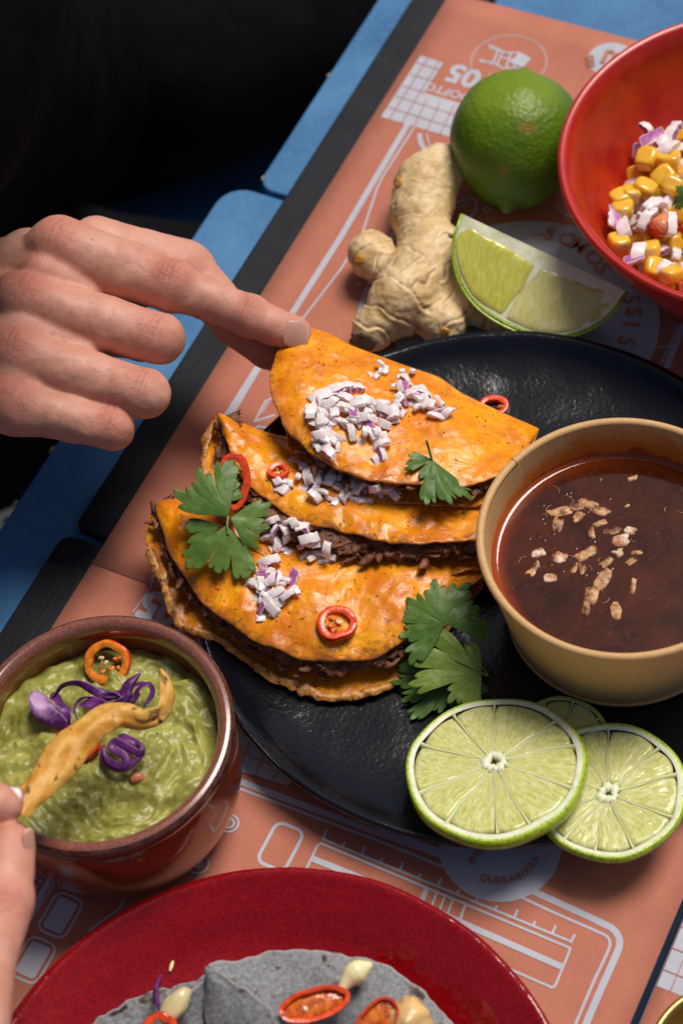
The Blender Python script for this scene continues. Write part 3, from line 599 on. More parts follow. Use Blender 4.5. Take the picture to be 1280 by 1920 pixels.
for k in range(8): q.ribbon([st(a0+.95*k+.7, t_)[:2], st(a0+.95*k+.7, t_-6)[:2]], .035, False, False)
for k in range(5): q.ribbon([st(a0, t_-.55-.95*k)[:2], st(a0+9, t_-.55-.95*k)[:2]], .035, False, False)
q.make('print_lines', M['orange_print'], sh3)

# ================================================================== PLATES AND BOWLS
def q2(cx_, cy_, z): return np.array([cx_*(CAM_H-z), cy_*(CAM_H-z), 0])
def lumpy(amp, sc, seed=0):
    def f(V): return V + np.stack([vn(V*sc, seed), vn(V*sc, seed+3), vn(V*sc, seed+5)], 1)*amp
    return f
PZ = 2.1; pc = q2(.07954, .63728, PZ); pr = .16804*(CAM_H-PZ)
plate = thing('black_plate', 'large black glazed stoneware plate carrying the three orange tacos', 'plate', pc)
prof = smoothprof([(0.001, 1.15), (4, 1.15), (8, 1.17), (10.2, 1.30), (11.6, 1.62), (pr-.42, 2.02), (pr-.12, 2.14), (pr, 2.05), (pr-.05, 1.88), (pr-.6, 1.66), (11.2, 1.15), (9.2, .55), (8.2, .32), (7.9, .16), (7.6, .16), (7.3, .45), (0.001, .5)], 110)
V, F = lathe(prof, pc, 160, lumpy(.025, .9)); obj('dish', V, F, M['black'], plate, base=pc); add_bvh('plate', V, F)
RZ = 2.6; rc = q2(-.08497, .33378, RZ); rr_ = .14946*(CAM_H-RZ)
rplate = thing('red_plate', 'glossy speckled red stoneware plate with grey tortillas', 'plate', rc)
prof = smoothprof([(0.001, .9), (5, .9), (7.6, .98), (8.8, 1.25), (9.8, 1.85), (rr_-.5, 2.38), (rr_-.15, 2.58), (rr_, 2.52), (rr_+.02, 2.36), (rr_-.6, 2.0), (9.2, 1.0), (7.5, .35), (7.0, .13), (6.6, .13), (6.4, .4), (0.001, .45)], 110)
V, F = lathe(prof, rc, 160, lumpy(.03, .7)); obj('dish', V, F, M['red_glaze'], rplate, base=rc); add_bvh('rplate', V, F)
# red bowl with corn salad
BZ = 6.6; bc = q2(.29583, .90508, BZ); br = .12806*(CAM_H-BZ)
rbowl = thing('red_bowl', 'red melamine bowl filled with corn salad, top right corner', 'bowl', bc)
prof = smoothprof([(.001, 1.0), (3.5, 1.05), (5.3, 1.7), (6.9, 3.1), (7.9, 4.7), (br-.75, 6.0), (br-.50, 6.46)], 50); V, F = lathe(prof, bc, 120); obj('inside', V, F, M['red_inner'], rbowl, base=bc); add_bvh('rbowl', V, F)
prof = smoothprof([(br-.51, 6.45), (br-.36, 6.66), (br-.10, 6.72), (br+.02, 6.52), (br-.12, 6.25)], 24); V, F = lathe(prof, bc, 120); obj('rim', V, F, M['red_mel'], rbowl, base=bc)
prof = smoothprof([(br-.125, 6.26), (br-.4, 5.6), (7.9, 4.0), (6.6, 2.0), (5.2, .8), (4.4, .45), (4.3, .1), (4.0, .1), (3.9, .3), (.001, .4)], 60); V, F = lathe(prof, bc, 120); obj('outside', V, F, M['red_mel'], rbowl, base=bc)
# guacamole bowl
GZ = 6.3; gc = q2(-.14744, .57828, GZ); gr = .0702*(CAM_H-GZ); GU = gc+[0, 0, 1.1]
gbowl = thing('terracotta_bowl', 'small brown glazed terracotta bowl of guacamole', 'bowl', gc)
V, F = lathe(smoothprof([(gr-.42, 4.92), (gr-.30, 5.10), (gr-.12, 5.19), (gr+.06, 5.15)], 16), GU, 120); obj('rim_band', V, F, M['rim_band'], gbowl, base=gc)
V, F = lathe(smoothprof([(gr+.055, 5.152), (gr+.18, 5.02), (gr+.22, 4.8), (gr+.16, 4.5), (gr+.0, 4.3), (gr-.03, 4.1)], 24), GU, 120); obj('rim', V, F, M['brown_glaze'], gbowl, base=gc)
V, F = lathe(smoothprof([(gr-.035, 4.105), (gr+.06, 3.6), (gr+.10, 2.6), (gr+.02, 1.4), (gr-.25, .3), (gr-.75, -.6), (gr-1.15, -.95), (gr-1.6, -1.0), (.001, -.9)], 60), GU, 120); obj('body', V, F, M['terra'], gbowl, base=gc)
V, F = lathe(smoothprof([(gr-.415, 4.925), (gr-.5, 4.6), (gr-.45, 4.0), (gr-.5, 3.2), (gr-.9, 2), (gr-1.6, .9), (.001, .6)], 50), GU, 120); obj('inside', V, F, M['terra'], gbowl, base=gc)
gi = gr-.46
nr_, nt_ = 90, 220; V = []
rr0 = np.linspace(0.001, 1, nr_)**.8; tt_ = np.linspace(0, 2*math.pi, nt_, endpoint=False)
A, B_ = np.meshgrid(tt_, rr0, indexing='ij'); X = B_*gi*np.cos(A); Y = B_*gi*np.sin(A)
Pn = np.stack([X, Y, X*0], -1); wv = np.stack([X+.8*vn(Pn*.7, 5), Y+.8*vn(Pn*.7, 6), X*0], -1)
rid = 1-np.abs(vn(wv*[.75, 1.1, 1], 11)); Z = 3.85+.20*(rid-.6)+.24*fbm(wv*.9, 3, 3)+.08*fbm(Pn*2.3, 9, 3)+.02*fbm(Pn*7, 19, 2)+.10*np.clip(1-B_, 0, 1)
Z = Z*1.0+.35*np.exp(-((X-1.5)**2+(Y-.6)**2)/2.2)+.25*np.exp(-((X-1.2)**2+(Y+1.4)**2)/1.2)
Z = Z-(B_**8)*.22
Z = Z+1.1; V = np.stack([X+gc[0], Y+gc[1], Z], -1).reshape(-1, 3); F = gridF(nt_, nr_, True)
gu = obj('guacamole', V, F, M['guac'], base=gc+[0, 0, 4.7]); tag(gu, 'lumpy green guacamole filling the brown terracotta bowl', 'guacamole'); add_bvh('guac', V, F)
# kraft cup of broth
KZ = 6.9; kc = q2(.15074, .64633, KZ); kr = .08061*(CAM_H-KZ); kb = 1.22
cup = thing('paper_cup', 'round kraft paper soup cup of red broth standing on black plate', 'cup', kc+[0, 0, kb])
aS = math.atan2(*(W(962, 862, KZ)-kc)[[1, 0]])
def seamw(V):
    a = np.arctan2(V[:, 1], V[:, 0]); d = (a-aS+math.pi) % (2*math.pi)-math.pi; f = np.where((d < 0) & (d > -.35), .04*(1+d/.35), 0); r = np.linalg.norm(V[:, :2], axis=1); V = V.copy(); V[:, :2] *= (1+f/np.maximum(r, 1))[:, None]; return V
prof = smoothprof([(kr-.12, KZ-.16), (4.65, kb+.35)], 40); V, F = lathe(prof, kc, 480, lambda V: seamw(V)-0); o = obj('wall', V, F, M['kraft'], cup, base=kc+[0, 0, kb])
V2, F = lathe(smoothprof([(4.65, kb+.36), (4.66, kb+.02), (4.5, kb), (4.45, kb+.3), (.001, kb+.3)], 30), kc, 96); obj('bottom', V2, F, M['kraft'], cup, base=kc+[0, 0, kb])
prof = smoothprof([(kr-.34, KZ-.12), (5.0, 4.2), (4.55, kb+.4)], 60)
def inner(V):
    a = np.arctan2(V[:, 1], V[:, 0]); d = (a-aS+math.pi) % (2*math.pi)-math.pi; f = np.where(d > 0, .045*np.clip(1-d/.6, 0, 1), 0); r = np.linalg.norm(V[:, :2], axis=1); V = V.copy(); V[:, :2] *= (1-f/np.maximum(r, 1))[:, None]; return V
V, F = lathe(prof, kc, 480, inner); o = obj('lining', V, F, M['kraft_in'], cup, base=kc+[0, 0, kb])
zl = 5.05; aa = np.arctan2(V[:, 1]-kc[1], V[:, 0]-kc[0]); st_ = np.clip(1-(V[:, 2]-zl)/(.35+1.5*np.exp(-((aa-1.2)/1.1)**2)), 0, 1.2); attr(o, 'stain', st_)
V, F = lathe([(kr-.17+.17*math.cos(t), KZ-.14+.16*math.sin(t)) for t in np.linspace(-2.4, 4.1, 26)], kc, 160); obj('rolled_rim', V, F, M['kraft'], cup, base=kc+[0, 0, kb])
v = []
for zz_, rr1 in ((KZ-.02, kr-.02), (KZ+.015, kr-.12), (KZ-.0, kr-.30), (KZ-.25, kr-.385), (KZ-1.0, kr-.50), (zl-.1, 5.08)): v.append(kc+[rr1*math.cos(aS), rr1*math.sin(aS), zz_])
vv_, f = tube(cr(v, 24), .022, 6); obj('seam', vv_, f, M['hair'] if 0 else M['chip_wood'], cup)
lr = 5.13; nr_ = 40; rr0 = np.linspace(0.001, 1, nr_); A, B_ = np.meshgrid(np.linspace(0, 2*math.pi, 160, endpoint=False), rr0, indexing='ij')
V = np.stack([kc[0]+B_*lr*np.cos(A), kc[1]+B_*lr*np.sin(A), zl+.10*np.clip((B_-.97)/.03, 0, 1)**2+B_*0], -1).reshape(-1, 3)
F = gridF(160, nr_, True); bro = obj('broth', V, F, M['broth'], base=kc+[0, 0, zl]); tag(bro, 'dark red brown consomme filling the kraft paper cup', 'broth'); attr(bro, 'rim', np.clip((B_.reshape(-1)-.86)/.14, 0, 1)**1.6); add_bvh('broth', V, F)
# brass bowl, bottom right corner
hc = W(1392, 2010, 3.4)*[1, 1, 0]; hr = float(np.linalg.norm((W(1229, 1925, 3.4)-hc)[:2]))
prof = smoothprof([(.001, .9), (hr*.6, 1.0), (hr*.88, 2.0), (hr-.2, 3.25), (hr-.08, 3.42), (hr+.05, 3.38), (hr, 3.2), (hr*.9, 1.6), (hr*.6, .4), (hr*.4, .05), (.001, .3)], 70)
V, F = lathe(prof, hc, 96, lumpy(.02, 1)); o = obj('brass_bowl', V, F, M['brass'], base=hc); tag(o, 'golden metal bowl rim cut off at the bottom right corner', 'bowl')
# ================================================================== TACOS
def p3(L): return np.array([W(*p) for p in L])
def taco(name_label, top_edge, fold, bot_edge, bulge_t, bulge_b, key, seed, fold_r=.35, nu=170, nv=44):
    """folded tortilla: one sheet running bottom edge -> fold -> top edge"""
    E1 = cr(p3(top_edge), nu); Fo = cr(p3(fold), nu); E0 = cr(p3(bot_edge), nu); root_b = Fo.mean(0)*[1, 1, 0]+[0, 0, E0[:, 2].min()-.1]
    root = thing('folded_taco', name_label, 'taco', root_b, 'crisp orange folded tacos on the black plate')
    V = []; ed = []; u = np.linspace(0, 1, nu); bend = np.sin(np.pi*u)**.5
    rag = .08*fbm(np.stack([u*9, u*0+seed, u*0], 1), seed, 3, .6)+.03*fbm(np.stack([u*48, u*0+seed, u*0], 1), seed+5, 3, .6)
    for j in range(2*nv):
        if j < nv: t = 1-j/(nv-1); E = E0; bl = -bulge_b; off = -fold_r
        else: t = (j-nv)/(nv-1); E = E1; bl = bulge_t; off = fold_r
        tt = np.clip(t+0*u, 0, 1)[:, None]
        P = Fo*(1-tt)+E*tt
        P[:, 2] += (bl*np.sin(math.pi*min(1, t))**.8*bend) + off*math.sqrt(max(0, 1-(1-min(t*7, 1))**2))*bend*(1-t)
        d = nrm(E-Fo); P += d*(rag*t**6)[:, None]
        if t < .12: P -= d*(fold_r*.7*(math.sqrt(max(0, 1-(t*7)**2)) if t*7 < 1 else 0)*bend)[:, None]
        V.append(P); ed.append(np.ones(nu)*t)
    V = np.array(V).transpose(1, 0, 2).reshape(-1, 3); ed = np.array(ed).T.reshape(-1)
    tipf = (1-bend[:, None]*np.ones((1, 2*nv))).reshape(-1)
    n1 = fbm(V*.55, seed, 3); n2 = fbm(V*1.9, seed+9, 3); top = (np.arange(len(V)) % (2*nv)) >= nv
    V[:, 2] += np.where(top, 1, .4)*(.17*n1+.035*n2)*np.clip(ed*3, 0, 1)
    V[:, 2] += np.where(ed > .8, (ed-.8)*1.1*fbm(V*1.1, seed+3, 2)*.55, 0)
    F = gridF(nu, 2*nv)
    o = obj('tortilla', V, F, M['tortilla'], root, sol=.0); attr(o, 'edge', ed)
    m = o.modifiers.new('s', 'SOLIDIFY'); m.thickness = .12*CM; m.offset = 0
    m = o.modifiers.new('d', 'SUBSURF'); m.levels = m.render_levels = 1
    add_bvh(key, V, F); add_bvh('tacos', V, F)
    return root, E1, E0, Fo
def beef(root, E1, E0, Fo, n, seed, rec=.3, u0=0., u1=1., out=0.):
    """braised meat packed between the two halves: one torn, lumpy mass with loose shreds"""
    r = np.random.default_rng(seed); nu = 460; i0, i1 = int(u0*(len(E1)-1)), int(u1*(len(E1)-1))+1
    A1, A0, Af = (cr(x[i0:i1:3], nu) for x in (E1, E0, Fo)); nv = 30; V = []; D = nrm(Af-(A1+A0)/2)
    for j in range(nv):
        v = j/(nv-1.); P = A1*(1-v*.72)+A0*(v*.72); e = math.sin(math.pi*v)**.5; P = P+D*(rec+.9*(1-e)+.35*v); q = P*[1.1, 1.1, 1.6]
        rd = 1-np.abs(vn(q*1.5, seed)); rd2 = 1-np.abs(vn(q*3.6, seed+4)); P = P-D*(.50*(rd-.55)+.22*(rd2-.5)+.05*fbm(q*7, seed+7, 2))[:, None]; P[:, 2] += .05*fbm(q*3, seed+2, 2); V.append(P)
    V = np.array(V).transpose(1, 0, 2).reshape(-1, 3); parts = [(V, gridF(nu, nv))]
    for k in range(n):
        i = r.integers(14, nu-15); s = r.uniform(.40, .80); c = A1[i]*s+A0[i]*(1-s)+D[i]*(rec+.10+.25*r.random()); tng = nrm(A1[i+3]-A1[i-3]); dr = nrm(tng*r.choice([-1, 1])+.28*r.normal(size=3)*[1, 1, .4]); pts = [c]; st_2 = r.uniform(.12, .26)
        for q_ in range(4): dr = nrm(dr+.22*r.normal(size=3)*[1, 1, .4]); pts.append(pts[-1]+dr*st_2)
        w_ = r.uniform(.6, 1.35); v, f = tube(cr(pts, 18), [.05*w_, .13*w_, .16*w_, .12*w_, .04*w_], 9, .6); parts.append((v+(.07*w_*fbm(v*4, k, 2))[:, None], f))
    add_bvh('tacos', parts[0][0], parts[0][1]); v, f = merge(parts); o = obj('beef_filling', v, f, M['beef'], root); return o
# front taco (lowest)
t3 = taco('front orange folded taco with one oval chili ring and a crisp cheese edge',
  [(292, 944, 3.3), (297, 972, 3.5), (308, 1009, 3.5), (318, 1041, 3.5), (340, 1073, 3.5), (361, 1105, 3.4), (387, 1137, 3.3), (419, 1168, 3.2), (462, 1195, 3.1), (504, 1219, 3.0), (557, 1232, 2.9), (611, 1238, 2.9), (664, 1238, 2.9), (717, 1224, 2.9), (760, 1198, 2.9), (815, 1150, 2.7), (905, 1080, 2.4)],
  [(300, 943, 3.2), (350, 945, 3.0), (440, 962, 2.3), (600, 985, 1.8), (760, 1000, 1.7), (905, 1020, 1.8)],
  [(285, 955, 2.9), (272, 1020, 2.6), (290, 1042, 2.5), (303, 1082, 2.45), (325, 1137, 2.4), (348, 1172, 2.3), (388, 1190, 2.15), (419, 1208, 1.9), (441, 1230, 1.75), (483, 1258, 1.55), (526, 1280, 1.45), (563, 1292, 1.4), (589, 1310, 1.4), (621, 1316, 1.4), (664, 1304, 1.4), (712, 1292, 1.4), (760, 1262, 1.4), (815, 1215, 1.4), (905, 1100, 1.5)],
  1.15, .0, 't3', 31)
beef(*t3, 70, 5, rec=.12)
t2 = taco('middle orange folded taco between the other two, small red chili ring on it',
  [(409, 778, 5.0), (416, 800, 5.2), (424, 826, 5.2), (438, 862, 5.1), (460, 902, 5.0), (488, 929, 4.9), (526, 956, 4.8), (568, 977, 4.7), (621, 993, 4.6), (680, 1009, 4.5), (738, 1020, 4.4), (791, 1022, 4.4), (844, 1020, 4.3), (892, 1014, 4.2), (935, 1004, 3.9)],
  [(412, 779, 4.8), (452, 800, 4.6), (502, 822, 4.2), (580, 840, 3.2), (700, 862, 2.6), (820, 880, 2.4), (935, 905, 2.3)],
  [(404, 782, 4.3), (385, 828, 4.1), (377, 876, 4.0), (395, 940, 3.9), (440, 1008, 3.8), (488, 1044, 3.7), (510, 1062, 3.6), (557, 1080, 3.5), (600, 1090, 3.4), (642, 1099, 3.3), (717, 1102, 3.2), (791, 1093, 3.0), (844, 1083, 2.9), (900, 1066, 2.8), (935, 1046, 2.7)],
  .65, .0, 't2', 47)
beef(*t2, 60, 6, rec=.16, u0=.02)
t1 = taco('topmost orange folded taco pinched by the hand, heaped with diced red onion',
  [(575, 622, 5.6), (526, 650, 5.9), (508, 690, 6.2), (508, 735, 6.3), (520, 772, 6.3), (540, 808, 6.2), (571, 842, 6.1), (605, 867, 6.0), (643, 887, 5.9), (690, 899, 5.8), (740, 907, 5.7), (795, 912, 5.6), (850, 913, 5.4), (905, 905, 5.2), (955, 890, 4.9)],
  [(580, 619, 5.5), (620, 634, 5.3), (655, 655, 5.1), (728, 684, 4.7), (781, 703, 4.4), (823, 718, 4.2), (862, 745, 4.0), (940, 780, 3.7), (1010, 806, 3.5)],
  [(572, 632, 5.0), (535, 690, 5.0), (528, 760, 5.0), (534, 807, 5.0), (547, 850, 5.0), (568, 880, 4.9), (595, 904, 4.8), (640, 925, 4.7), (738, 942, 4.5), (795, 950, 4.4), (850, 952, 4.3), (905, 948, 4.2), (960, 930, 4.0)],
  .55, -.1, 't1', 63)
beef(*t1, 36, 8, rec=.22, u0=.2)
# crisp cheese skirts
def crisp(root, pts, w0, seed, n=140):
    c = cr(p3(pts), n); u = np.linspace(0, 1, n); r = np.random.default_rng(seed); V = []
    tng = nrm(np.gradient(c, axis=0)); side = nrm(np.cross(tng, UP))
    wv = w0*.5*(.7+.5*fbm(np.stack([u*7, u*0+seed, u*0], 1), seed, 2)+.35*fbm(np.stack([u*n*.16, u*0+seed, u*0], 1), seed+1, 3))*np.sin(np.pi*u)**.4
    for j in range(9):
        s = j/8.-.3; q = c+side*(wv*s)[:, None]; q[:, 2] += .08*fbm(q*2.2, seed+j*0, 3)-.25*s*s; V.append(q)
    V = np.array(V).transpose(1, 0, 2).reshape(-1, 3); o = obj('crisp_cheese_edge', V, gridF(n, 9), M['crisp'], root, sol=.12, sub=1); return o
crisp(t3[0], [(278, 1028, 2.6), (296, 1066, 2.5), (312, 1105, 2.5), (330, 1150, 2.4), (342, 1176, 2.4)], .75, 3)
crisp(t3[0], [(345, 1172, 2.2), (372, 1184, 2.2), (405, 1192, 2.1), (430, 1210, 1.9), (470, 1240, 1.7), (520, 1270, 1.6), (570, 1288, 1.55), (610, 1306, 1.5), (660, 1304, 1.5), (720, 1288, 1.5), (755, 1268, 1.5)], .7, 4, 260)
crisp(t2[0], [(402, 790, 4.5), (390, 830, 4.3), (383, 870, 4.2), (388, 905, 4.1)], .65, 6)
# ================================================================== ONIONS
def onion_proto(seed):
    """a diced layer of onion: a small curved slab, coloured skin on its outer face"""
    r = np.random.default_rng(seed); n_ = 7; L = r.uniform(.45, .92); Wd = r.uniform(.28, .48); T = r.uniform(.17, .28); cv = r.uniform(.1, .55); V = []; sk = r.uniform(-.18, .18)
    for i in range(n_):
        u = i/(n_-1)-.5
        for (s, t) in ((-1, -1), (1, -1), (1, 1), (-1, 1)):
            V.append([u*L+sk*s*Wd, s*Wd/2*(1-.12*abs(u)), t*T/2-cv*u*u*L*1.6])
    V = np.array(V)+.02*r.normal(size=(len(V), 3)); F = []; mi = []
    for i in range(n_-1):
        for j in range(4):
            k = (j+1) % 4; F.append((i*4+j, (i+1)*4+j, (i+1)*4+k, i*4+k)); mi.append(1 if j == (2 if seed % 4 == 0 else 1 if seed % 2 else 3) else 0)
    F += [(0, 1, 2, 3), ((n_-1)*4+3, (n_-1)*4+2, (n_-1)*4+1, (n_-1)*4)]; mi += [0, 0]
    return V, F, mi
onion_me = []
for k in range(16):
    V, F, mi = onion_proto(100+k); base = 'onion_pink' if k % 3 == 0 else 'onion_white'
    m2 = M['onion_skin'] if k % 5 in (0, 1) else M[base]
    onion_me.append(mesh_data('diced_onion', V, F, [M[base], m2], False, mi))
onion_st = []
for k in range(6):
    V, F, mi = onion_proto(300+k); onion_st.append(mesh_data('stained_onion', V*1.05, F, [M['onion_stained'], M['onion_white']], False, mi))
for me in onion_me+onion_st:
    bm = bmesh.new(); bm.from_mesh(me); bmesh.ops.bevel(bm, geom=[e for e in bm.edges if e.calc_face_angle(0) > .6], offset=.022*CM, segments=2, affect='EDGES', profile=.6); bm.normal_update(); bm.to_mesh(me); bm.free()
    me.polygons.foreach_set('use_smooth', [True]*len(me.polygons)); me.set_sharp_from_angle(angle=.9)
def onion(pos, nrml, rot, label, group, i=None, s=1., tilt=.5, stack=0, meshes=None, name='diced_onion', zoff=.08):
    me = (meshes or onion_me)[i if i is not None else random.randrange(len(meshes or onion_me))]
    o = bpy.data.objects.new(name, me); COL.objects.link(o)
    n_ = nrm(nrml+tilt*np.array([random.uniform(-1, 1), random.uniform(-1, 1), random.uniform(-.2, .6)])); x, y, z = frame(n_, (math.cos(rot), math.sin(rot), .01))
    if z[2] < 0 and tilt < .9: z = -z
    p_ = pos+nrml*(zoff*s+stack); m_ = Matrix((x, y, np.cross(x, y))).transposed().to_4x4(); m_.translation = Vector(p_*CM); o.matrix_world = m_ @ Matrix.Scale(s, 4)
    return tag(o, label, 'onion', group)
def scatter(key, poly, n, label, group, s=(.5, 1.05), stackmax=.38, tilt=.6):
    P = np.array(poly, float); lo, hi = P.min(0), P.max(0); k = 0; tries = 0
    def inside(p):
        c = False
        for i in range(len(P)):
            a, b = P[i], P[i-1]
            if (a[1] > p[1]) != (b[1] > p[1]) and p[0] < (b[0]-a[0])*(p[1]-a[1])/(b[1]-a[1])+a[0]: c = not c
        return c
    placed = []
    while k < n and tries < n*200:
        tries += 1; p = lo+(hi-lo)*np.array([random.random(), random.random()])
        if not inside(p): continue
        dm = min([np.hypot(*(p-q)) for q in placed], default=99)
        if dm < 8*(1-tries/(n*200.)): continue
        placed.append(p); pos, nn = drop(key, *p)
        if pos is None: continue
        near = sum(np.hypot(*(p-q)) < 22 for q in placed[:-1])
        onion(pos, nn, random.uniform(0, 6.28), label, group, s=random.uniform(*s), tilt=tilt, stack=min(stackmax, .09*near)); k += 1
Gn = 'diced red onion on the tacos'
scatter('tacos', [(685, 706), (700, 694), (772, 690), (776, 716), (735, 722)], 9, 'diced red onion piece in the row near the top edge of the topmost taco', Gn)
scatter('tacos', [(730, 735), (765, 722), (795, 740), (835, 765), (845, 792), (820, 790), (785, 768), (745, 756)], 26, 'diced red onion piece in the right-hand cluster on the topmost taco', Gn)
scatter('tacos', [(580, 772), (600, 755), (640, 750), (680, 764), (745, 762), (750, 778), (725, 800), (722, 840), (708, 875), (695, 855), (670, 828), (640, 830), (610, 808), (580, 800)], 62, 'diced red onion piece in the main heap on the topmost taco', Gn, stackmax=.45)
scatter('tacos', [(722, 760), (740, 756), (755, 778), (735, 792)], 4, 'diced red onion piece at the right tip of the main heap on the topmost taco', Gn)
scatter('tacos', [(576, 815), (600, 812), (636, 838), (630, 856), (608, 852), (580, 838)], 9, 'diced white onion piece just below the main heap on the topmost taco', Gn)
scatter('tacos', [(545, 862), (560, 858), (590, 895), (640, 885), (655, 915), (645, 945), (600, 948), (560, 925)], 26, 'diced red onion piece on the middle taco beside the small chili ring', Gn, stackmax=.35)
scatter('tacos', [(640, 895), (660, 900), (735, 912), (740, 930), (690, 945), (650, 940)], 16, 'diced red onion piece on the middle taco at the foot of the topmost taco', Gn)
scatter('tacos', [(512, 905), (545, 900), (545, 930), (520, 935)], 4, 'diced purple edged onion piece on the middle taco left of its onion heap', Gn)
scatter('tacos', [(510, 980), (560, 975), (580, 1000), (625, 1045), (620, 1065), (575, 1055), (555, 1030), (530, 1040), (500, 1035), (482, 1020)], 34, 'diced white onion piece in the heap between the middle and front tacos', Gn, stackmax=.35)
scatter('tacos', [(475, 1065), (500, 1050), (520, 1085), (555, 1085), (560, 1115), (520, 1150), (490, 1155), (470, 1120), (460, 1090)], 34, 'diced onion piece in the lower heap on the front taco', Gn, stackmax=.35)
for (px, py, rot, i, s) in ((608, 748, .35, 10, 1.5), (632, 738, .35, 15, 1.5), (655, 734, .35, 1, 1.3)):
    pos, nn = drop('tacos', px, py); onion(pos, nn, rot, 'long purple edged onion sliver above the main heap on the topmost taco', Gn, 10, s, .15, .12)
for (px, py, rot, i, s) in ((700, 912, -.15, 10, 1.7), (722, 918, -.15, 15, 1.5), (675, 905, -.1, 5, 1.4)):
    pos, nn = drop('tacos', px, py)
    if pos is not None: onion(pos, nn, rot, 'long pink onion sliver at the foot of the topmost taco', Gn, i, s, .2, .12)
# ================================================================== CHILI RINGS
def chili(pos, nn, rx, ry, rot, label, h=.30, wall=.24, seeds=3, seed=0, orange=False, tilt=(0, 0, 0), cat='chili ring', name='chili_ring', mem=3, zo=None, fillm=False, group='sliced red chili'):
    pos = np.asarray(pos, float); nn = nrm(np.asarray(nn)+np.asarray(tilt)); X, Y, Z = frame(nn, (math.cos(rot), math.sin(rot), 0)); pos = pos+nn*(h/2 if zo is None else zo)
    root = thing(name, label, cat, pos, group); n_ = 84; th = np.linspace(0, 2*math.pi, n_, endpoint=False); r = np.random.default_rng(seed)
    wob = 1+.07*vn(np.stack([np.cos(th)*1.3, np.sin(th)*1.3, th*0+seed*3.3], 1), seed)+.03*vn(np.stack([np.cos(th)*3, np.sin(th)*3, th*0+seed*1.3], 1), seed)
    wl = wall*(1+.22*vn(np.stack([np.cos(th)*2, np.sin(th)*2, th*0+seed*5.3+9], 1), seed))
    sec = [(-.02, -.40, 0), (.02, 0, 0), (-.02, .42, 0), (-.12, .5, 1), (-.6, .47, 1), (-.92, .38, 1), (-1, 0, 1), (-.92, -.42, 1), (-.1, -.5, 1)]
    V = []
    for i in range(n_):
        c, s = math.cos(th[i]), math.sin(th[i]); R = np.array([rx*c, ry*s])*wob[i]; d = nrm(np.array([c/rx, s/ry])*1.)
        bulge = .035
        for a, b, m_ in sec:
            q = R+d*(a*wl[i]+0); V.append(X*q[0]+Y*q[1]+Z*(b*h))
    V = np.array(V)+pos; m_ = len(sec); F = []; mi = []
    for i in range(n_):
        for j in range(m_):
            k = (j+1) % m_; a, b = i*m_, ((i+1) % n_)*m_; F.append((a+j, b+j, b+k, a+k)); mi.append(0 if j in (0, 8, 1, 2) else 1)
    o = obj('flesh', V, F, [M['chili_orange_skin' if orange else 'chili_skin'], M['chili_orange' if orange else 'chili_flesh']], root, mi=mi)
    o.data.set_sharp_from_angle(angle=.85)
    if fillm:
        v, f = lathe([(.001, .06), (.5, .05), (.9, .02), (1, -.1)], (0, 0, 0), 40); v = v*(1+.2*vn(v*3, seed))[:, None]
        obj('core', (v[:, :1]*X*(rx-wall*.7)+v[:, 1:2]*Y*(ry-wall*.7)+v[:, 2:3]*Z*h)+pos, f, M['chili_core'], root)
    for k in range(mem):
        a0 = r.uniform(0, 6.28); L = r.uniform(.35, .8); pts = [pos+(X*(rx-wall)*math.cos(a0)+Y*(ry-wall)*math.sin(a0))*(1-L*t)+Z*(r.uniform(-.3, .2)*h)+.03*r.normal(size=3) for t in np.linspace(0, 1, 5)]
        v, f = tube(cr(pts, 12), [.11*min(1, rx/.6), .06, .10, .05], 8); v = v+.02*vn(v*9, k)[:, None]; obj('membrane', v, f, M['membrane'], root)
    for k in range(seeds):
        a0 = r.uniform(0, 6.28); rr = r.uniform(.1, .6); v, f = ico(2); c = pos+X*(rx-wall)*rr*math.cos(a0)+Y*(ry-wall)*rr*math.sin(a0)+Z*.02
        obj('seed', v*[.12, .10, .04]@np.stack([nrm(X+.5*Y*r.normal()), nrm(Y-.5*X*r.normal()), Z])+c, f, M['seed'], root)
    return root
def cam_n(px, py): return nrm(CAM-W(px, py, 5))
PXC = 1/46.   # cm per pixel near the tacos
ps, nn = drop('tacos', 632, 1174); chili(ps, nn, 36/45, 30/39, .1, 'oval red chili ring lying alone on the front taco', seeds=3, seed=1, wall=.34, h=.36, mem=5)
ps, nn = drop('tacos', 521, 890); chili(ps, nn, 22/46, 18/42, .2, 'small red chili ring on the middle taco left of the onion', seeds=1, seed=2, mem=2, h=.34, wall=.23)
ps = W(438, 900, 5.5); chili(ps, cam_n(438, 900), 33/46, 56/46, -.22, 'tall stretched red chili ring leaning over the cilantro', seeds=1, seed=3, mem=2, wall=.33, h=.34, zo=0)
ps, nn = drop('plate', 925, 766); chili(ps, nn, 29/41, 20/34, .0, 'red chili ring lying on the black plate behind the topmost taco', seeds=0, seed=4, mem=1, h=.3, wall=.27)
ps, nn = drop('guac', 206, 1245); chili(ps+[0, 0, .1], nrm(nn+[0, -.5, .3]), 44/47, 40/44, .2, 'orange red chili ring standing on the guacamole', seeds=3, seed=5, orange=True, wall=.33, h=.34, mem=5)
ps, nn = drop('guac', 150, 1396); chili(ps+[0, 0, .1], nn, 50/47, 32/44, -.5, 'red chili ring half hidden under the fried strip on the guacamole', seeds=0, seed=6, wall=.3, h=.26, mem=1)
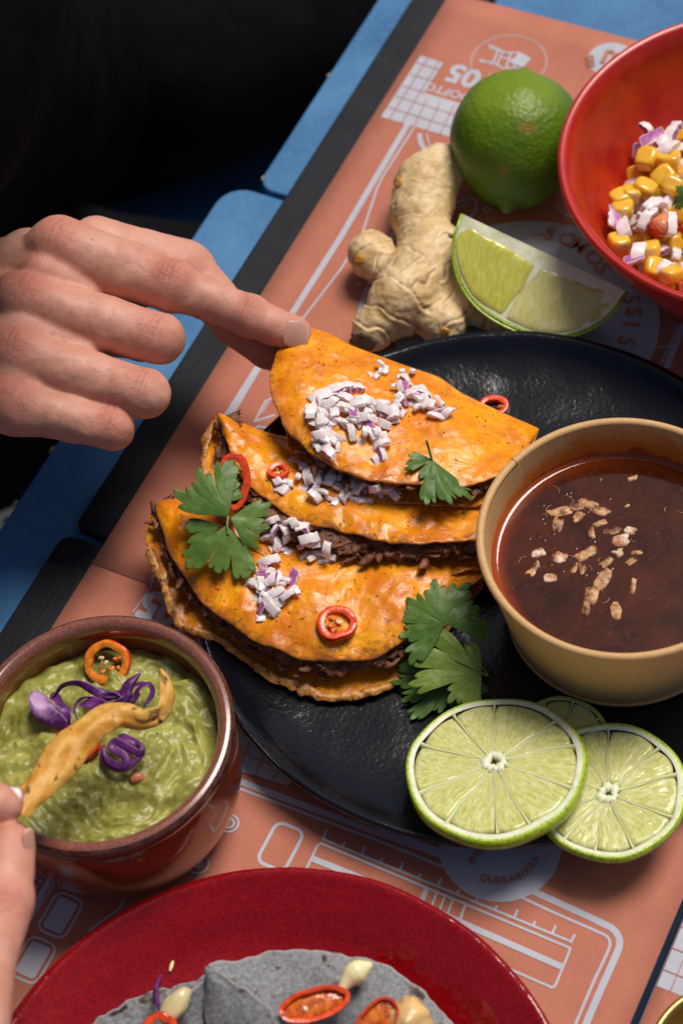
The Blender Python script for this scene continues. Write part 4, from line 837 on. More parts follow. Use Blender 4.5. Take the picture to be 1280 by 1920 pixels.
# ================================================================== CILANTRO
def fan(base, dirv, nn, R, spread, nl, key, sinus=.42, cup=.25, seed=0, th=.02, droop=.2, fold=0., nth=None):
    """one broad lobed leaf blade; returns verts, faces, vein values"""
    X = nrm(dirv-nrm(nn)*(dirv@nrm(nn))); Z = nrm(nn); Y = np.cross(Z, X); nth = nth or int(40*nl+1); nr = 22; V = []; ve = []
    for i in range(nth):
        q = i/(nth-1); a = (q-.5)*spread*1.12; u = q*nl; f = (u % 1)*2-1 if q < 1 else 1.; f0 = f; t = (u*3) % 1; tf = t*2-1 if q < 1 else 1.
        lobe = 1-sinus*abs(f)**12; tooth = 1-.11*abs(tf)**2.6; mid = int(u*3) % 3 == 1; tooth *= 1. if mid else .90
        r0 = R*lobe*tooth*(1+.10*math.sin(seed+int(u)*2.7))*(1-.12*abs(q-.5))*(1+.04*math.sin(seed*3+i*.3))
        for j in range(nr):
            s = j/(nr-1); rr = r0*s; s0 = s; s = rr/R; aa = a+.10*math.sin(seed+s*3)*s
            z = R*(cup*.10*(s**1.5)*(1-f0*f0)-droop*s*s+.06*math.sin(2.2*aa+seed)*s+.05*math.sin(4*s+aa*2+seed)*s) - fold*abs(math.sin(a))*rr
            V.append(base+X*rr*math.cos(aa)+Y*rr*math.sin(aa)+Z*z)
            d1 = abs(f0)/nl*spread*.5*rr; d2 = abs(tf)/(nl*3)*spread*.5*rr+max(0, .35-s)*.3; d2b = abs(abs(tf)-.0)
            ve.append(max(math.exp(-(d1/.018)**2), .8*math.exp(-(d2/.012)**2)*(s > .55)*.5))
    V = np.array(V); V += nrm(nn)*(.035*fbm(V*2.2, seed+5, 2)*np.tile(np.linspace(0, 1, nr), nth))[:, None]
    return V, gridF(nth, nr), np.array(ve)
def cilantro(label, blades, stems, basept, group='cilantro leaves'):
    root = thing('cilantro_sprig', label, 'cilantro', basept, group)
    for b in blades:
        key = b.pop('key'); V, F, ve = fan(key=key, **b); o = obj('leaf', V, F, M[key], root, sol=.018); attr(o, 'vein', ve)
    for s in stems:
        v, f = tube(cr(s, 24), .055, 8); obj('stem', v, f, M['stem'], root)
def dirpx(a, b, z, z2=None): return nrm(W(b[0], b[1], z if z2 is None else z2)-W(a[0], a[1], z))
def lift(px, py, up=.25, key='tacos'):
    p_, n_ = drop(key, px, py); return (p_+n_*up, n_) if p_ is not None else (W(px, py, 3), UP)
b0 = W(428, 968, 5.4); cn = nrm(nrm(CAM-b0)+[0, 0, .5])
bl = lambda b, to, R, sp, nl, key, **k: dict(base=b, dirv=nrm(W(to[0], to[1], k.pop('z2', 5.0))-b), nn=k.pop('nn', cn), R=R, spread=sp, nl=nl, key=key, **k)
cilantro('large cilantro sprig with broad lobes draped over the left ends of the tacos', [
    bl(b0, (368, 895), 116/46, 1.5, 3, 'leaf_dark', seed=1, cup=.2, sinus=.34, droop=.10),
    bl(W(425, 985, 5.2), (414, 1085), 108/46, 1.55, 3, 'leaf_mid', seed=2, z2=4.0, cup=.15, sinus=.40, droop=.08),
    bl(W(432, 972, 5.35), (500, 985), 78/46, 1.6, 3, 'leaf_mid', seed=3, z2=5.0, cup=.2, sinus=.34),
    bl(W(412, 985, 5.0), (345, 1015), 74/46, 1.15, 2, 'leaf_dark', seed=4, z2=4.2, cup=.1, sinus=.40, droop=.1),
    bl(W(415, 940, 5.3), (448, 905), 55/46, 1.5, 3, 'leaf_mid', seed=5, z2=5.0, cup=.2),
    bl(W(352, 945, 5.15), (372, 918), 36/46, 1.7, 3, 'leaf_light', seed=6, z2=5.4, cup=.1)],
    [[b0, W(426, 985, 5.3), W(428, 1002, 5.1)]], b0)
b1 = W(832, 1170, 3.3); cn = nrm(nrm(CAM-b1)+[0, 0, .8])
cilantro('dark round cilantro leaf lying at the right end of the front taco', [
    bl(b1, (812, 1095), 86/44, 1.9, 3, 'leaf_dark', seed=7, z2=3.9, sinus=.30, cup=.2, droop=.1),
    bl(b1, (900, 1130), 82/44, 1.7, 3, 'leaf_dark', seed=8, z2=3.4, sinus=.26, cup=.2, droop=.12),
    bl(b1, (768, 1195), 89/44, 1.5, 3, 'leaf_dark', seed=9, z2=2.9, sinus=.34, cup=.2, droop=.1)], [[b1, W(826, 1200, 2.6), W(815, 1225, 2.2)]], b1)
b2 = W(902, 1262, 2.5); cn = nrm(nrm(CAM-b2)+[0, 0, .6])
cilantro('pale green veined cilantro leaf overlapping beneath the dark round leaf', [
    bl(b2, (800, 1235), 133/44, 1.15, 3, 'leaf_light', seed=10, z2=2.6, sinus=.30, cup=.25, droop=.06),
    bl(b2, (862, 1318), 89/44, 1.1, 2, 'leaf_light', seed=11, z2=2.0, sinus=.25, cup=.2, droop=.06),
    bl(b2, (868, 1205), 69/44, .95, 2, 'leaf_light', seed=12, z2=3.0, sinus=.3, cup=.2, droop=.06)], [[b2, W(914, 1266, 2.2), W(900, 1248, 1.9)]], b2)
b3 = W(850, 1262, 1.75); cn = nrm(nrm(CAM-b3)+[0, 0, 1.2])
cilantro('dark cilantro leaf tucked under the pale leaf on the black plate', [
    bl(b3, (770, 1290), 114/44, 1.25, 4, 'leaf_dark', seed=13, z2=1.5, sinus=.34, cup=.12, droop=.04),
    bl(b3, (838, 1335), 78/44, 1.0, 2, 'leaf_dark', seed=14, z2=1.45, sinus=.3, cup=.12, droop=.04),
    bl(W(880, 1270, 1.8), (908, 1308), 48/44, 1.0, 2, 'leaf_mid', seed=15, z2=1.5, sinus=.3, cup=.1, droop=.02)], [], b3)
b4, n4 = lift(806, 872, .35); cn = nrm(n4+[0, 0, .3])
cilantro('folded cilantro leaf with upright stem on the right side of the topmost taco', [
    bl(b4, (850, 930), 98/45, 1.25, 3, 'leaf_dark', seed=16, z2=6.0, sinus=.28, cup=.3, droop=.18, fold=.25),
    bl(b4, (765, 862), 50/45, 1.1, 2, 'leaf_dark', seed=17, z2=6.0, sinus=.3, cup=.3, droop=.1),
    bl(b4, (795, 905), 50/45, 1.0, 2, 'leaf_dark', seed=18, z2=5.7, sinus=.3, cup=.2, droop=.2)],
    [[b4, b4+[-.05, .25, .45], W(799, 826, b4[2]+.9)]], b4)
# ================================================================== LIME
def slice_(label, c, nn, R, h, rot, nseg=10, seed=0, ecc=1.0, group='lime slices on the black plate'):
    c = np.asarray(c, float); X, Y, Z = frame(nn, (math.cos(rot), math.sin(rot), 0)); r = np.random.default_rng(seed); root = thing('lime_slice', label, 'lime slice', c, group); off_ = r.uniform(-.09, .09, 2)*R
    def T(v):
        v = v.copy(); q_ = np.clip(1-np.hypot(v[:, 0], v[:, 1])/R, 0, 1); v[:, :2] += off_*(q_*1.15)[:, None]+(.03*R*np.stack([vn(v*1.1+seed, 3), vn(v*1.1+seed, 4), v[:, 0]*0], 1)*np.clip(q_*4, 0, 1)[:, None])[:, :2]; return v[:, :1]*X*ecc+v[:, 1:2]*Y+v[:, 2:3]*Z+c
    def wb(v): a = np.arctan2(v[:, 1], v[:, 0]); k = 1+.012*np.sin(3*a+seed)+.008*np.sin(7*a+seed*2); v = v.copy(); v[:, :2] *= k[:, None]; return v
    v, f = lathe([(R-.07, .008), (R-.02, -.02), (R+.02, -.12), (R+.04, -h*.5), (R, -h+.08), (R-.10, -h)], (0, 0, 0), 140, wb); obj('rind', T(v), f, M['rind'], root)
    v, f = lathe([(R-.16, .012), (R-.07, .006)], (0, 0, 0), 140, wb); obj('rind_edge', T(v), f, M['rind_edge'], root)
    v, f = lathe([(R*.895, -.02), (R*.922, .012), (R-.15, .012)], (0, 0, 0), 140, wb); obj('pith', T(v), f, M['pith'], root)
    v, f = lathe([(.001, -h+.02), (R*.9, -h+.02)], (0, 0, 0), 60); obj('underside', T(v), f[:: 1], M['pulp'], root)
    ang = np.cumsum(r.uniform(.6, 1.3, nseg)); ang = ang/ang[-1]*2*math.pi; ang = np.r_[ang[-1]-2*math.pi, ang]
    # membranes between segments
    for k in range(nseg):
        a = ang[k]; d = np.array([math.cos(a), math.sin(a), 0]); p0, p1 = d*R*.10, d*R*.91; nx = np.array([-d[1], d[0], 0]); n_ = 10
        V = []
        for i in range(n_):
            t = i/(n_-1); pt = p0+(p1-p0)*t; wd = .010+.05*t**7+.03*(1-t)**5
            V += [pt+nx*wd+[0, 0, .004], pt-nx*wd+[0, 0, .004], pt-nx*wd+[0, 0, -h*.8], pt+nx*wd+[0, 0, -h*.8]]
        V = np.array(V); F = []
        for i in range(n_-1):
            for j in range(4): q = (j+1) % 4; F.append((i*4+j, i*4+q, (i+1)*4+q, (i+1)*4+j))
        obj('membrane', T(V), F, M['lime_mem'], root)
    for k in range(nseg):
        a0, a1 = ang[k], ang[k+1]; nu, nv = 22, 26; V = []; ru = []; rv = []
        for i in range(nu):
            for j in range(nv):
                s, t = i/(nu-1)*2-1, j/(nv-1)*2-1
                # square -> rounded shape
                e = .72; sx, tx = s*math.sqrt(1-.22*t*t), t*math.sqrt(1-.16*s*s)
                rad = R*(.13+.77*(tx*.5+.5)); half = (a1-a0)/2-.012/max(rad, .15); a = (a0+a1)/2+half*sx
                ed = max(abs(s), abs(t)); z = -.075*max(0, (ed-.86)/.14)**2+.015*fbm(np.array([[a*6, rad*3, seed+k]]), 2, 2)[0]-.02
                V.append([rad*math.cos(a), rad*math.sin(a), z]); ru.append(a*9.5); rv.append(rad*1.35+.3*math.sin(a*9))
        V = np.array(V); F = gridF(nu, nv)
        Vb = V.copy(); Vb[:, 2] = -h*.8
        ring = [i*nv for i in range(nu)]+[(nu-1)*nv+j for j in range(1, nv)]+[i*nv+nv-1 for i in range(nu-2, -1, -1)]+[j for j in range(nv-2, 0, -1)]
        o_ = len(V); m_ = len(ring); V = np.vstack([V, Vb[ring]]); F += [(ring[i], o_+i, o_+(i+1) % m_, ring[(i+1) % m_]) for i in range(m_)]
        ru += [ru[i] for i in ring]; rv += [rv[i]-.5 for i in ring]
        o = obj('segment', T(V), F, M['pulp'], root); attr(o, 'ru', ru); attr(o, 'rv', rv)
    # torn white core: a ragged ring round a small hole
    th = np.linspace(0, 2*math.pi, 44, endpoint=False); V = []
    for i, a in enumerate(th):
        w1 = R*.135*(1+.28*vn(np.array([[math.cos(a)*2.2, math.sin(a)*2.2, seed*3.1]]), 4)[0]+.10*math.sin(a*nseg)); w0 = R*.045*(1+.5*vn(np.array([[math.cos(a)*2, math.sin(a)*2, seed*7.1]]), 8)[0])
        for rr_2, zz in ((w0, -.18), (w0*1.05, -.01), ((w0+w1)/2, .035), (w1, .0), (w1*1.05, -.08)): V.append([rr_2*math.cos(a), rr_2*math.sin(a), zz])
    obj('core', T(np.array(V)), gridF(44, 5, True), M['pith'], root)
    return root
def tiltn(deg, az): a = math.radians(deg); z = math.radians(az); return np.array([math.sin(a)*math.cos(z), math.sin(a)*math.sin(z), math.cos(a)])
slice_('small lime slice mostly hidden behind the other two, beside the paper cup', W(1052, 1378, 1.75), tiltn(3, 90), 80/43, .38, .3, 10, 3)
slice_('right lime slice hanging over the front rim of the black plate', W(1139, 1478, 2.42), tiltn(3, 95), 134/44.2, .42, .55, 10, 2)
slice_('largest lime slice, on top of the other two at the front rim of the plate', W(928, 1438, 3.05), tiltn(11, 97), 160/45.3, .55, .1, 10, 1)
# whole lime
lc = W(966, 262, 3.0); root = thing('lime', 'whole dark green lime behind the ginger root and the red bowl', 'lime', lc*[1, 1, 0])
bm = bmesh.new(); bmesh.ops.create_icosphere(bm, subdivisions=6, radius=1); v = np.array([x.co[:] for x in bm.verts]); f = [tuple(x.index for x in y.verts) for y in bm.faces]; bm.free()
ax = nrm(W(950, 350, 2.0)-W(972, 180, 4.0)); X, Y, Z = frame(ax, (1, 0, 0)); zc = v[:, 2]
rad = 3.2*(1+.035*fbm(v*1.3, 77, 2)); V = v*rad[:, None]*[1, 1, 1.02]
V[:, 2] += .28*np.exp(-((v[:, 0]**2+v[:, 1]**2)/.035))*np.sign(v[:, 2]); V[:, 2] -= .16*np.exp(-((np.hypot(v[:, 0], v[:, 1])-.20)/.09)**2)*np.sign(v[:, 2])
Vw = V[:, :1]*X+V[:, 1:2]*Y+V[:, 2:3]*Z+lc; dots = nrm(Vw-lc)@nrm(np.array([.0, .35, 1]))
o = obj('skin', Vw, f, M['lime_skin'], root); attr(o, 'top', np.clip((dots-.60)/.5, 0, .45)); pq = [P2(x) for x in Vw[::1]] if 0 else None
vv = Vw-CAM; pxx = 640+F_PX*(vv@CX)/(vv@FW); pyy = 960-F_PX*(vv@CY)/(vv@FW); fr = (nrm(Vw-lc)@nrm(CAM-lc)) > 0
attr(o, 'scar', fr*np.exp(-(((pxx-990)/26)**2+((pyy-240)/18)**2))+fr*.8*np.exp(-(((pxx-944)/14)**2+((pyy-322)/26)**2)))
tip = lc+Z*3.36; v, f = ico(3); q = v*(1+.35*vn(v*3, 5))[:, None]*[.26, .24, .22]; obj('stem_button', q[:, :1]*X+q[:, 1:2]*Y+q[:, 2:3]*Z+tip, f, M['ginger_scar'] if 0 else M['stem'], root)
# wedge: sector of an ellipsoid between two cut faces
wa, wb_ = W(868, 402, 4.6), W(1172, 545, 3.1); we = nrm(wb_-wa); wc = (wa+wb_)/2; A_ = np.linalg.norm(wb_-wa)/2
low = W(985, 628, 1.9); e2 = low-wc; e2 = e2-we*(e2@we); Rw = np.linalg.norm(e2); e2 = nrm(e2); e3 = np.cross(we, e2); e3 = e3 if e3@(CAM-wc) < 0 else -e3
root = thing('lime_wedge', 'cut lime wedge with pale flesh leaning on the ginger beside the red bowl', 'lime wedge', wc*[1, 1, 0])
def wp(t, r, ph, off=0.):
    """t along the core, r outward 0..1, ph angle from the front face"""
    prof_ = math.sqrt(max(0, 1-abs(t)**2.3)); d = e2*math.cos(ph)+e3*math.sin(ph); return wc+we*t*A_+d*(prof_*r*Rw)
PH = math.radians(58); nt_ = 60
V = [wp(-1+2*i/nt_, 1, PH*j/14.) for i in range(nt_+1) for j in range(15)]
Vn = [p_-nrm(p_-wc)*.13 for p_ in V]; m_ = len(V); ff = gridF(nt_+1, 15); o = obj('rind', V, ff, M['rind'], root, sol=.14)
fn = -e3
def face(ph, nm, sgn):
    nrml_ = (-e3 if sgn > 0 else nrm(np.cross(we, e2*math.cos(ph)+e3*math.sin(ph)))); V = []
    for i in range(nt_+1):
        for j in range(16): V.append(wp(-1+2*i/nt_, (j/15.)*.975, ph)+(-e3*.012 if sgn > 0 else e3*.0))
    V = np.array(V); rr_3 = np.tile(np.linspace(0, 1, 16), nt_+1); V -= e3[None]*(.06*fbm(V*1.2, 5, 3)*np.clip(1-rr_3, 0, 1))[:, None] if sgn > 0 else 0
    obj(nm, V, gridF(nt_+1, 16), M['pith'], root)
face(0, 'cut_face', 1); face(PH, 'back_face', -1)
V = [wp(-1+2*i/nt_, r_, 0)-e3*.018 for i in range(nt_+1) for r_ in (.955, .985)]; obj('rind_edge', V, gridF(nt_+1, 2), M['rind_edge'], root)
def pulpseg(t0, t1, r0, r1, key, up=.07, skew=.0, seed=0):
    nu, nv = 44, 30; V = []; ru = []; rv = []
    for i in range(nu):
        for j in range(nv):
            s, t = i/(nu-1)*2-1, j/(nv-1)*2-1; sx, tx = s*math.sqrt(1-.16*t*t), t*math.sqrt(1-.16*s*s); T = (t0+t1)/2+(t1-t0)/2*sx+skew*tx; pr_ = math.sqrt(max(0, 1-abs(T)**2.3))
            r = r0+(r1-r0)*(tx*.5+.5); ed = max(abs(s), abs(t)); h_ = up*(1-max(0, (ed-.8)/.2)**2)-.03
            d = e2; V.append(wc+we*T*A_+d*(pr_*r*Rw)-e3*(.05+h_+.02*fbm(np.array([[T*8, r*4, seed]]), 3, 2)[0])); ru.append(T*15+1.2*math.sin(r*5)); rv.append(r*3.2)
    o = obj('pulp', V, gridF(nu, nv), M[key], root); attr(o, 'ru', ru); attr(o, 'rv', rv)
pulpseg(-.93, -.03, .15, .94, 'pulp_yellow', skew=-.05, seed=1); pulpseg(-.035, .80, .16, .945, 'pulp_pale', skew=-.05, seed=2); pulpseg(.795, .90, .45, .86, 'pulp_yellow', up=.02, skew=-.01, seed=3)
# ================================================================== GINGER
gp = lambda px, py, z: W(px, py, z)
pr_ = [(gp(800, 345, 1.9), gp(788, 405, 1.7), 1.50, 1.48), (gp(788, 405, 1.7), gp(805, 480, 1.6), 1.10, 1.55), (gp(815, 480, 1.8), gp(760, 560, 1.8), 1.55, 1.66), (gp(760, 560, 1.8), gp(698, 620, 1.2), 1.50, .98),
       (gp(760, 540, 1.5), gp(700, 487, 1.45), .95, .85), (gp(698, 480, 1.5), gp(696, 478, 1.5), 1.12, 1.12, .12), (gp(822, 320, 2.0), gp(826, 316, 2.0), 1.22, 1.22, .2),
       (gp(840, 480, 1.7), gp(880, 560, 1.4), 1.35, 1.2), (gp(880, 560, 1.4), gp(960, 590, 1.2), 1.15, 1.0), (gp(820, 600, 1.4), gp(835, 605, 1.3), 1.1, 1.0)]
V, Q = sdf_mesh(pr_, .08, k=.26); V0 = V.copy()
nrmV = vnormals(V, Q); axs = [(gp(805, 300, 1.9), gp(798, 440, 1.6)), (gp(800, 480, 1.7), gp(685, 630, 1.3)), (gp(770, 540, 1.6), gp(680, 470, 1.5)), (gp(840, 500, 1.7), gp(980, 600, 1.2))]
ds = []; ts = []
for a, b in axs:
    ba = b-a; t = ((V-a)@ba)/(ba@ba); ds.append(np.linalg.norm(V-a-np.clip(t, 0, 1)[:, None]*ba, axis=1)); ts.append(t*np.linalg.norm(ba))
ds = np.array(ds); k_ = ds.argmin(0); tt_ = np.array(ts)[k_, np.arange(len(V))]; ph_ = tt_*1.05+.45*fbm(V*.8, 4, 2)+k_*.37
rg = np.exp(-(((ph_ % 1)-.5)/.07)**2); V = V+nrmV*(-.065*rg+.05*np.exp(-(((ph_ % 1)-.62)/.10)**2)+.07*fbm(V*1.4, 8, 3)+.02*fbm(V*5, 9, 2))[:, None]
V[:, 2] = np.maximum(V[:, 2], .12)
gg = obj('ginger_root', V, Q, M['ginger'], base=np.r_[V[:, :2].mean(0), .1]); attr(gg, 'ring', rg); tag(gg, 'knobbly tan ginger root between the black plate and whole lime', 'ginger'); add_bvh('ginger', V, Q)
for px, py, r_ in ((680, 640, .62), (748, 344, .30), (672, 487, .3), (845, 442, .16), (832, 622, .26)):
    ps, nn = drop('ginger', px, py)
    if ps is None: continue
    X, Y, Z = frame(nn); v, f = ico(3); q = v*(1+.3*vn(v*4, 3))[:, None]*[r_, r_*.8, .10]; obj('scar', q[:, :1]*X+q[:, 1:2]*Y+q[:, 2:3]*Z+ps-nn*.02, f, M['ginger_scar'] if r_ > .4 or r_ < .2 else M['strip'], gg)
# ================================================================== CORN SALAD
hw = bc+[0, 0, 0]
X, Y = np.meshgrid(np.linspace(-7.5, 7.5, 50), np.linspace(-7.5, 7.5, 50), indexing='ij')
def salad_z(x, y): return 3.55+.45*math.exp(-((x+1.0)**2+(y+.0)**2)/16)
kern = []
for k in range(8):
    r = np.random.default_rng(500+k); v, f = ico(3); s = np.abs(v)**.60*np.sign(v); s = s*[.47, .38, .29]; s[:, :2] *= (1-.28*np.clip(-v[:, 0], 0, 1))[:, None]; s += .02*np.stack([vn(v*2+k, 1), vn(v*2+k, 2), vn(v*2+k, 3)], 1)
    s[:, 2] -= .05*np.exp(-((v[:, 0]-.2)**2+v[:, 1]**2)/.15)*(v[:, 2] > 0)
    mi = [1 if np.mean([v[i][0] for i in g]) < -.72 else 0 for g in f]; kern.append(mesh_data('corn_kernel', s, f, [M['corn'], M['corn_pale']], True, mi))
chunk = []
for k in range(3):
    bm = bmesh.new(); bmesh.ops.create_cube(bm, size=1); bmesh.ops.bevel(bm, geom=list(bm.edges), offset=.13, segments=3, affect='EDGES'); bmesh.ops.triangulate(bm, faces=list(bm.faces))
    v = np.array([x.co[:] for x in bm.verts])*[.85, .65, .55]; f = [tuple(x.index for x in y.verts) for y in bm.faces]; bm.free(); v = v+.10*np.stack([vn(v*2+k*5, 1), vn(v*2+k*5, 2), vn(v*2+k*5, 3)], 1)
    mi = [1 if np.mean([v[i][2] for i in g]) > .2 else 0 for g in f]; chunk.append(mesh_data('tomato_chunk', v, f, [M['tomato'], M['tomato_pale']], True, mi))
def place(name, me, pos, rot3, s, label, cat, group):
    o = bpy.data.objects.new(name, me); COL.objects.link(o); from mathutils import Euler
    m_ = Euler(rot3).to_matrix().to_4x4(); m_.translation = Vector(np.asarray(pos, float)*CM); o.matrix_world = m_ @ Matrix.Scale(s, 4); return tag(o, label, cat, group)
# bed of salad below the loose top layer (fills the bowl)
v, f = lathe([(.001, 3.2), (4.5, 3.1), (6.2, 2.7), (6.6, 2.3)], bc, 60, lumpy(.25, 1.2)); tag(obj('salad_bed', v, f, M['corn'], base=bc+[0, 0, 2.8]), 'lower layers of the corn salad inside the red bowl', 'salad', kind='stuff')
r = np.random.default_rng(12); placed = []; cnt = 0
for it in range(6000):
    a, q = r.uniform(0, 6.28), math.sqrt(r.random()); x, y = q*6.6*math.cos(a), q*6.6*math.sin(a)
    px, py = P2(bc+[x, y, 3.4])
    if px > 1330 or py < 190 or py > 640 or px < 1135: continue
    rad = math.hypot(x, y)
    z = 3.0+.75*max(0, 1-(rad/7.0)**2)+r.uniform(-.1, .35)
    if rad > 6.3 or x < -6.0: continue
    if py < 250+max(0, (1215-px))*2.3: continue
    c = np.array([x, y, z])
    d = min([np.linalg.norm(c-p) for p in placed], default=9)
    if d < .60: continue
    placed.append(c); t = r.random(); pos = bc+c; rot = r.uniform(0, 6.28, 3)*[.35, .35, 1]-[.7, .7, 0]
    if t < .52: place('corn_kernel', kern[r.integers(8)], pos, rot, r.uniform(.95, 1.25), 'yellow corn kernel in the salad in the red bowl', 'corn kernel', 'corn kernels in the red bowl')
    elif t < .94: onion(pos, UP, r.uniform(0, 6.28), 'diced red onion piece in the corn salad in the red bowl', 'diced onion in the corn salad', s=r.uniform(1.0, 1.7), tilt=1.)
    else: place('tomato_chunk', chunk[r.integers(3)], pos, rot, .9, 'small diced tomato chunk in the corn salad', 'tomato', 'diced tomato in the corn salad')
    cnt += 1
    if cnt > 170: break
place('tomato_chunk', chunk[0], W(1240, 425, 4.3), (.3, .2, .6), 1.35, 'largest bright red tomato chunk in the corn salad', 'tomato', 'diced tomato in the corn salad')
for (px, py, rot, s) in ((1210, 240, 2.2, 1.2), (1222, 262, .4, 1.5), (1245, 285, .6, 1.6), (1258, 250, .9, 1.4), (1238, 270, 1.9, 1.4), (1165, 425, 1.6, 1.5), (1150, 410, 1.4, 1.3), (1195, 470, 1.2, 1.5), (1188, 488, .3, 1.2), (1228, 385, .5, 1.5), (1212, 410, .8, 1.4), (1258, 420, 1.4, 1.4), (1240, 500, .4, 1.1)):
    onion(W(px, py, 4.35), UP, rot, 'large diced red onion piece '+('at the top' if py < 300 else 'in the middle' if py < 420 else 'low down')+' of the corn salad, '+('left side' if px < 1215 else 'right side'), 'large onion pieces on the corn salad', s=s, tilt=.4, i=random.choice([0, 1, 5, 6, 10, 11, 15]))
for (px, py) in ((1160, 372), (1182, 365), (1205, 352), (1165, 395), (1240, 335), (1262, 350), (1255, 300), (1210, 300), (1255, 515), (1225, 500), (1160, 455), (1218, 470)):
    place('corn_kernel', kern[random.randrange(8)], W(px, py, 4.25), (random.uniform(-.4, .4), random.uniform(-.4, .4), random.uniform(0, 6)), random.uniform(1.2, 1.4), 'plump corn kernel '+('at the top' if py < 340 else 'in the middle' if py < 440 else 'low down')+' of the corn salad, '+('left side' if px < 1215 else 'right side'), 'corn kernel', 'corn kernels on top of the salad')
bb = W(1290, 372, 4.9); cilantro('dark green cilantro leaf at the right frame edge in the corn salad', [dict(base=bb, dirv=nrm(W(1262, 372, 5.0)-bb), nn=nrm(CAM-bb), R=.75, spread=1.9, nl=3, key='leaf_dark', seed=21, cup=.2)], [], bb, None)
# ================================================================== BROTH BITS
for (px, py, rot, s, me) in ((1050, 958, .15, 1.9, 's'), (1078, 950, -.1, 1.2, 's'), (1100, 945, -.7, 1.8, 's'), (1125, 958, -.6, 1.5, 's'), (1085, 968, .8, 1.2, 's'), (1045, 985, 1.2, 1.4, 's'), (1125, 980, .2, 1.1, 's'), (1148, 995, .1, 1.2, 's'), (1110, 1000, 1.5, 1., 's'),
                             (1007, 1038, .2, 1.35, 'w'), (1050, 1045, 1.0, 1.6, 'w'), (1092, 1040, .3, 1.9, 's'), (1000, 1068, .7, 1.6, 's'), (1032, 1083, .2, 1.2, 'w'), (1078, 1062, 1.1, 1.1, 's'), (1092, 1065, 1.4, 1.0, 's'), (1165, 1012, .0, 1.9, 'w'), (1182, 995, -.6, 1., 'w'), (1158, 1037, .3, 1.1, 'w'), (1182, 1052, .5, 1., 's'), (1195, 1035, 0., .9, 's'), (1135, 1055, .5, 1., 's'),
                             (1130, 1085, 1., 1.9, 's'), (1108, 1115, 1.2, 2., 's'), (1098, 1135, 1.3, 1.5, 's'), (1186, 1098, 1.3, 1.2, 's'), (1155, 1145, 1.5, 1.5, 's'), (1186, 897, .2, .8, 's'), (1175, 948, .5, .5, 's'), (1125, 900, 1., .3, 's')):
    p_ = W(px, py, zl); lb = ('white onion cube floating in the broth' if me == 'w' else 'orange stained onion piece half sunk in the broth')
    v, f = ico(3); sd_ = int(px+py); w_ = me == 'w'; q_ = np.abs(v)**.75*np.sign(v)*(1+.30*fbm(v*1.3+sd_, 3, 3))[:, None]*([.24*s**.6, .19*s**.6, .10] if w_ else [.32*s, .16*s, .10]); a_ = rot; R_3 = np.array([[math.cos(a_), -math.sin(a_), 0], [math.sin(a_), math.cos(a_), 0], [0, 0, 1]])
    part_ = ('upper' if py < 1010 else 'lower' if py > 1075 else 'middle')+(' left' if px < 1080 else ' right')
    tag(obj('floating_onion', q_@R_3.T+p_+[0, 0, -.045 if w_ else -.065], f, M['onion_wet' if w_ else 'onion_sunk'], base=p_), (('pale onion piece floating in the ' if w_ else 'orange stained onion bit half sunk in the ')+part_+' of the broth cluster'), 'onion', 'onion floating in the broth')
for k in range(26):   # thin meat and herb fibres lying in the surface
    a, q = random.uniform(0, 6.28), math.sqrt(random.random())*4.4; c = kc+[q*math.cos(a), q*math.sin(a), zl+.012]; d = random.uniform(0, 6.28); L = random.uniform(.2, .55)
    if P2(c)[0] > 1290: continue
    pts = [c+[L*t*math.cos(d+t), L*t*math.sin(d+t), 0] for t in (0, .33, .66, 1)]; v, f = tube(cr(pts, 8), .017, 4); tag(obj('broth_fibre', v, f, M['onion_stained'] if k % 3 else M['beef'], base=c), 'thin meat fibre floating in the broth', 'fibre', 'fibres in the broth')
for k in range(34):   # rings of oil
    a, q = random.uniform(0, 6.28), random.uniform(.1, 1)**.6*2.2; c = W(1080, 1000, zl)*[1, 1, 0]+[0, 0, zl+.004]+[q*math.cos(a), q*math.sin(a), 0]
    rr_4 = random.uniform(.04, .13); v, f = lathe([(.001, .004), (rr_4*.7, .003), (rr_4, .0)], c, 16); tag(obj('oil_drop', v, f, M['broth'], base=c), 'small round oil drop on the broth surface', 'oil drop', 'oil drops on the broth')
# ================================================================== GUACAMOLE TOPPINGS
def shred(label, pts, w_, key='cabbage', par=None, nm='cabbage_shred', t=.022, tw=1.0, group='purple cabbage shreds', pale=True):
    c = cr(p3(pts), 50); T = nrm(np.gradient(c, axis=0)); n_ = len(c); V = []; wd = np.interp(np.linspace(0, 1, n_), [0, .15, .5, .85, 1], [.35, 1, 1.1, .9, .3])*w_
    view = nrm(CAM-c.mean(0)); s0 = nrm(np.cross(T, view)); 
    for i in range(n_):
        a = tw*math.sin(i/n_*6.28*.8+len(pts)); s = s0[i]*math.cos(a)+np.cross(T[i], s0[i])*math.sin(a); m_ = np.cross(T[i], s)
        for (x, y) in ((-1, -.3), (-.5, -1), (.5, -1), (1, -.3), (1, .3), (.5, 1), (-.5, 1), (-1, .3)): V.append(c[i]+s*x*wd[i]/2+m_*y*t)
    V = np.array(V); F = []; mi = []
    for i in range(n_-1):
        for j in range(8): k = (j+1) % 8; F.append((i*8+j, i*8+k, (i+1)*8+k, (i+1)*8+j)); mi.append(1 if pale and j in (3, 7) else 0)
    F += [tuple(range(7, -1, -1)), tuple((n_-1)*8+j for j in range(8))]; mi += [0, 0]
    o = obj(nm, V, F, [M[key], M['cabbage_pale']], base=c[0], mi=mi); return tag(o, label, 'cabbage', group)
gz = 5.6
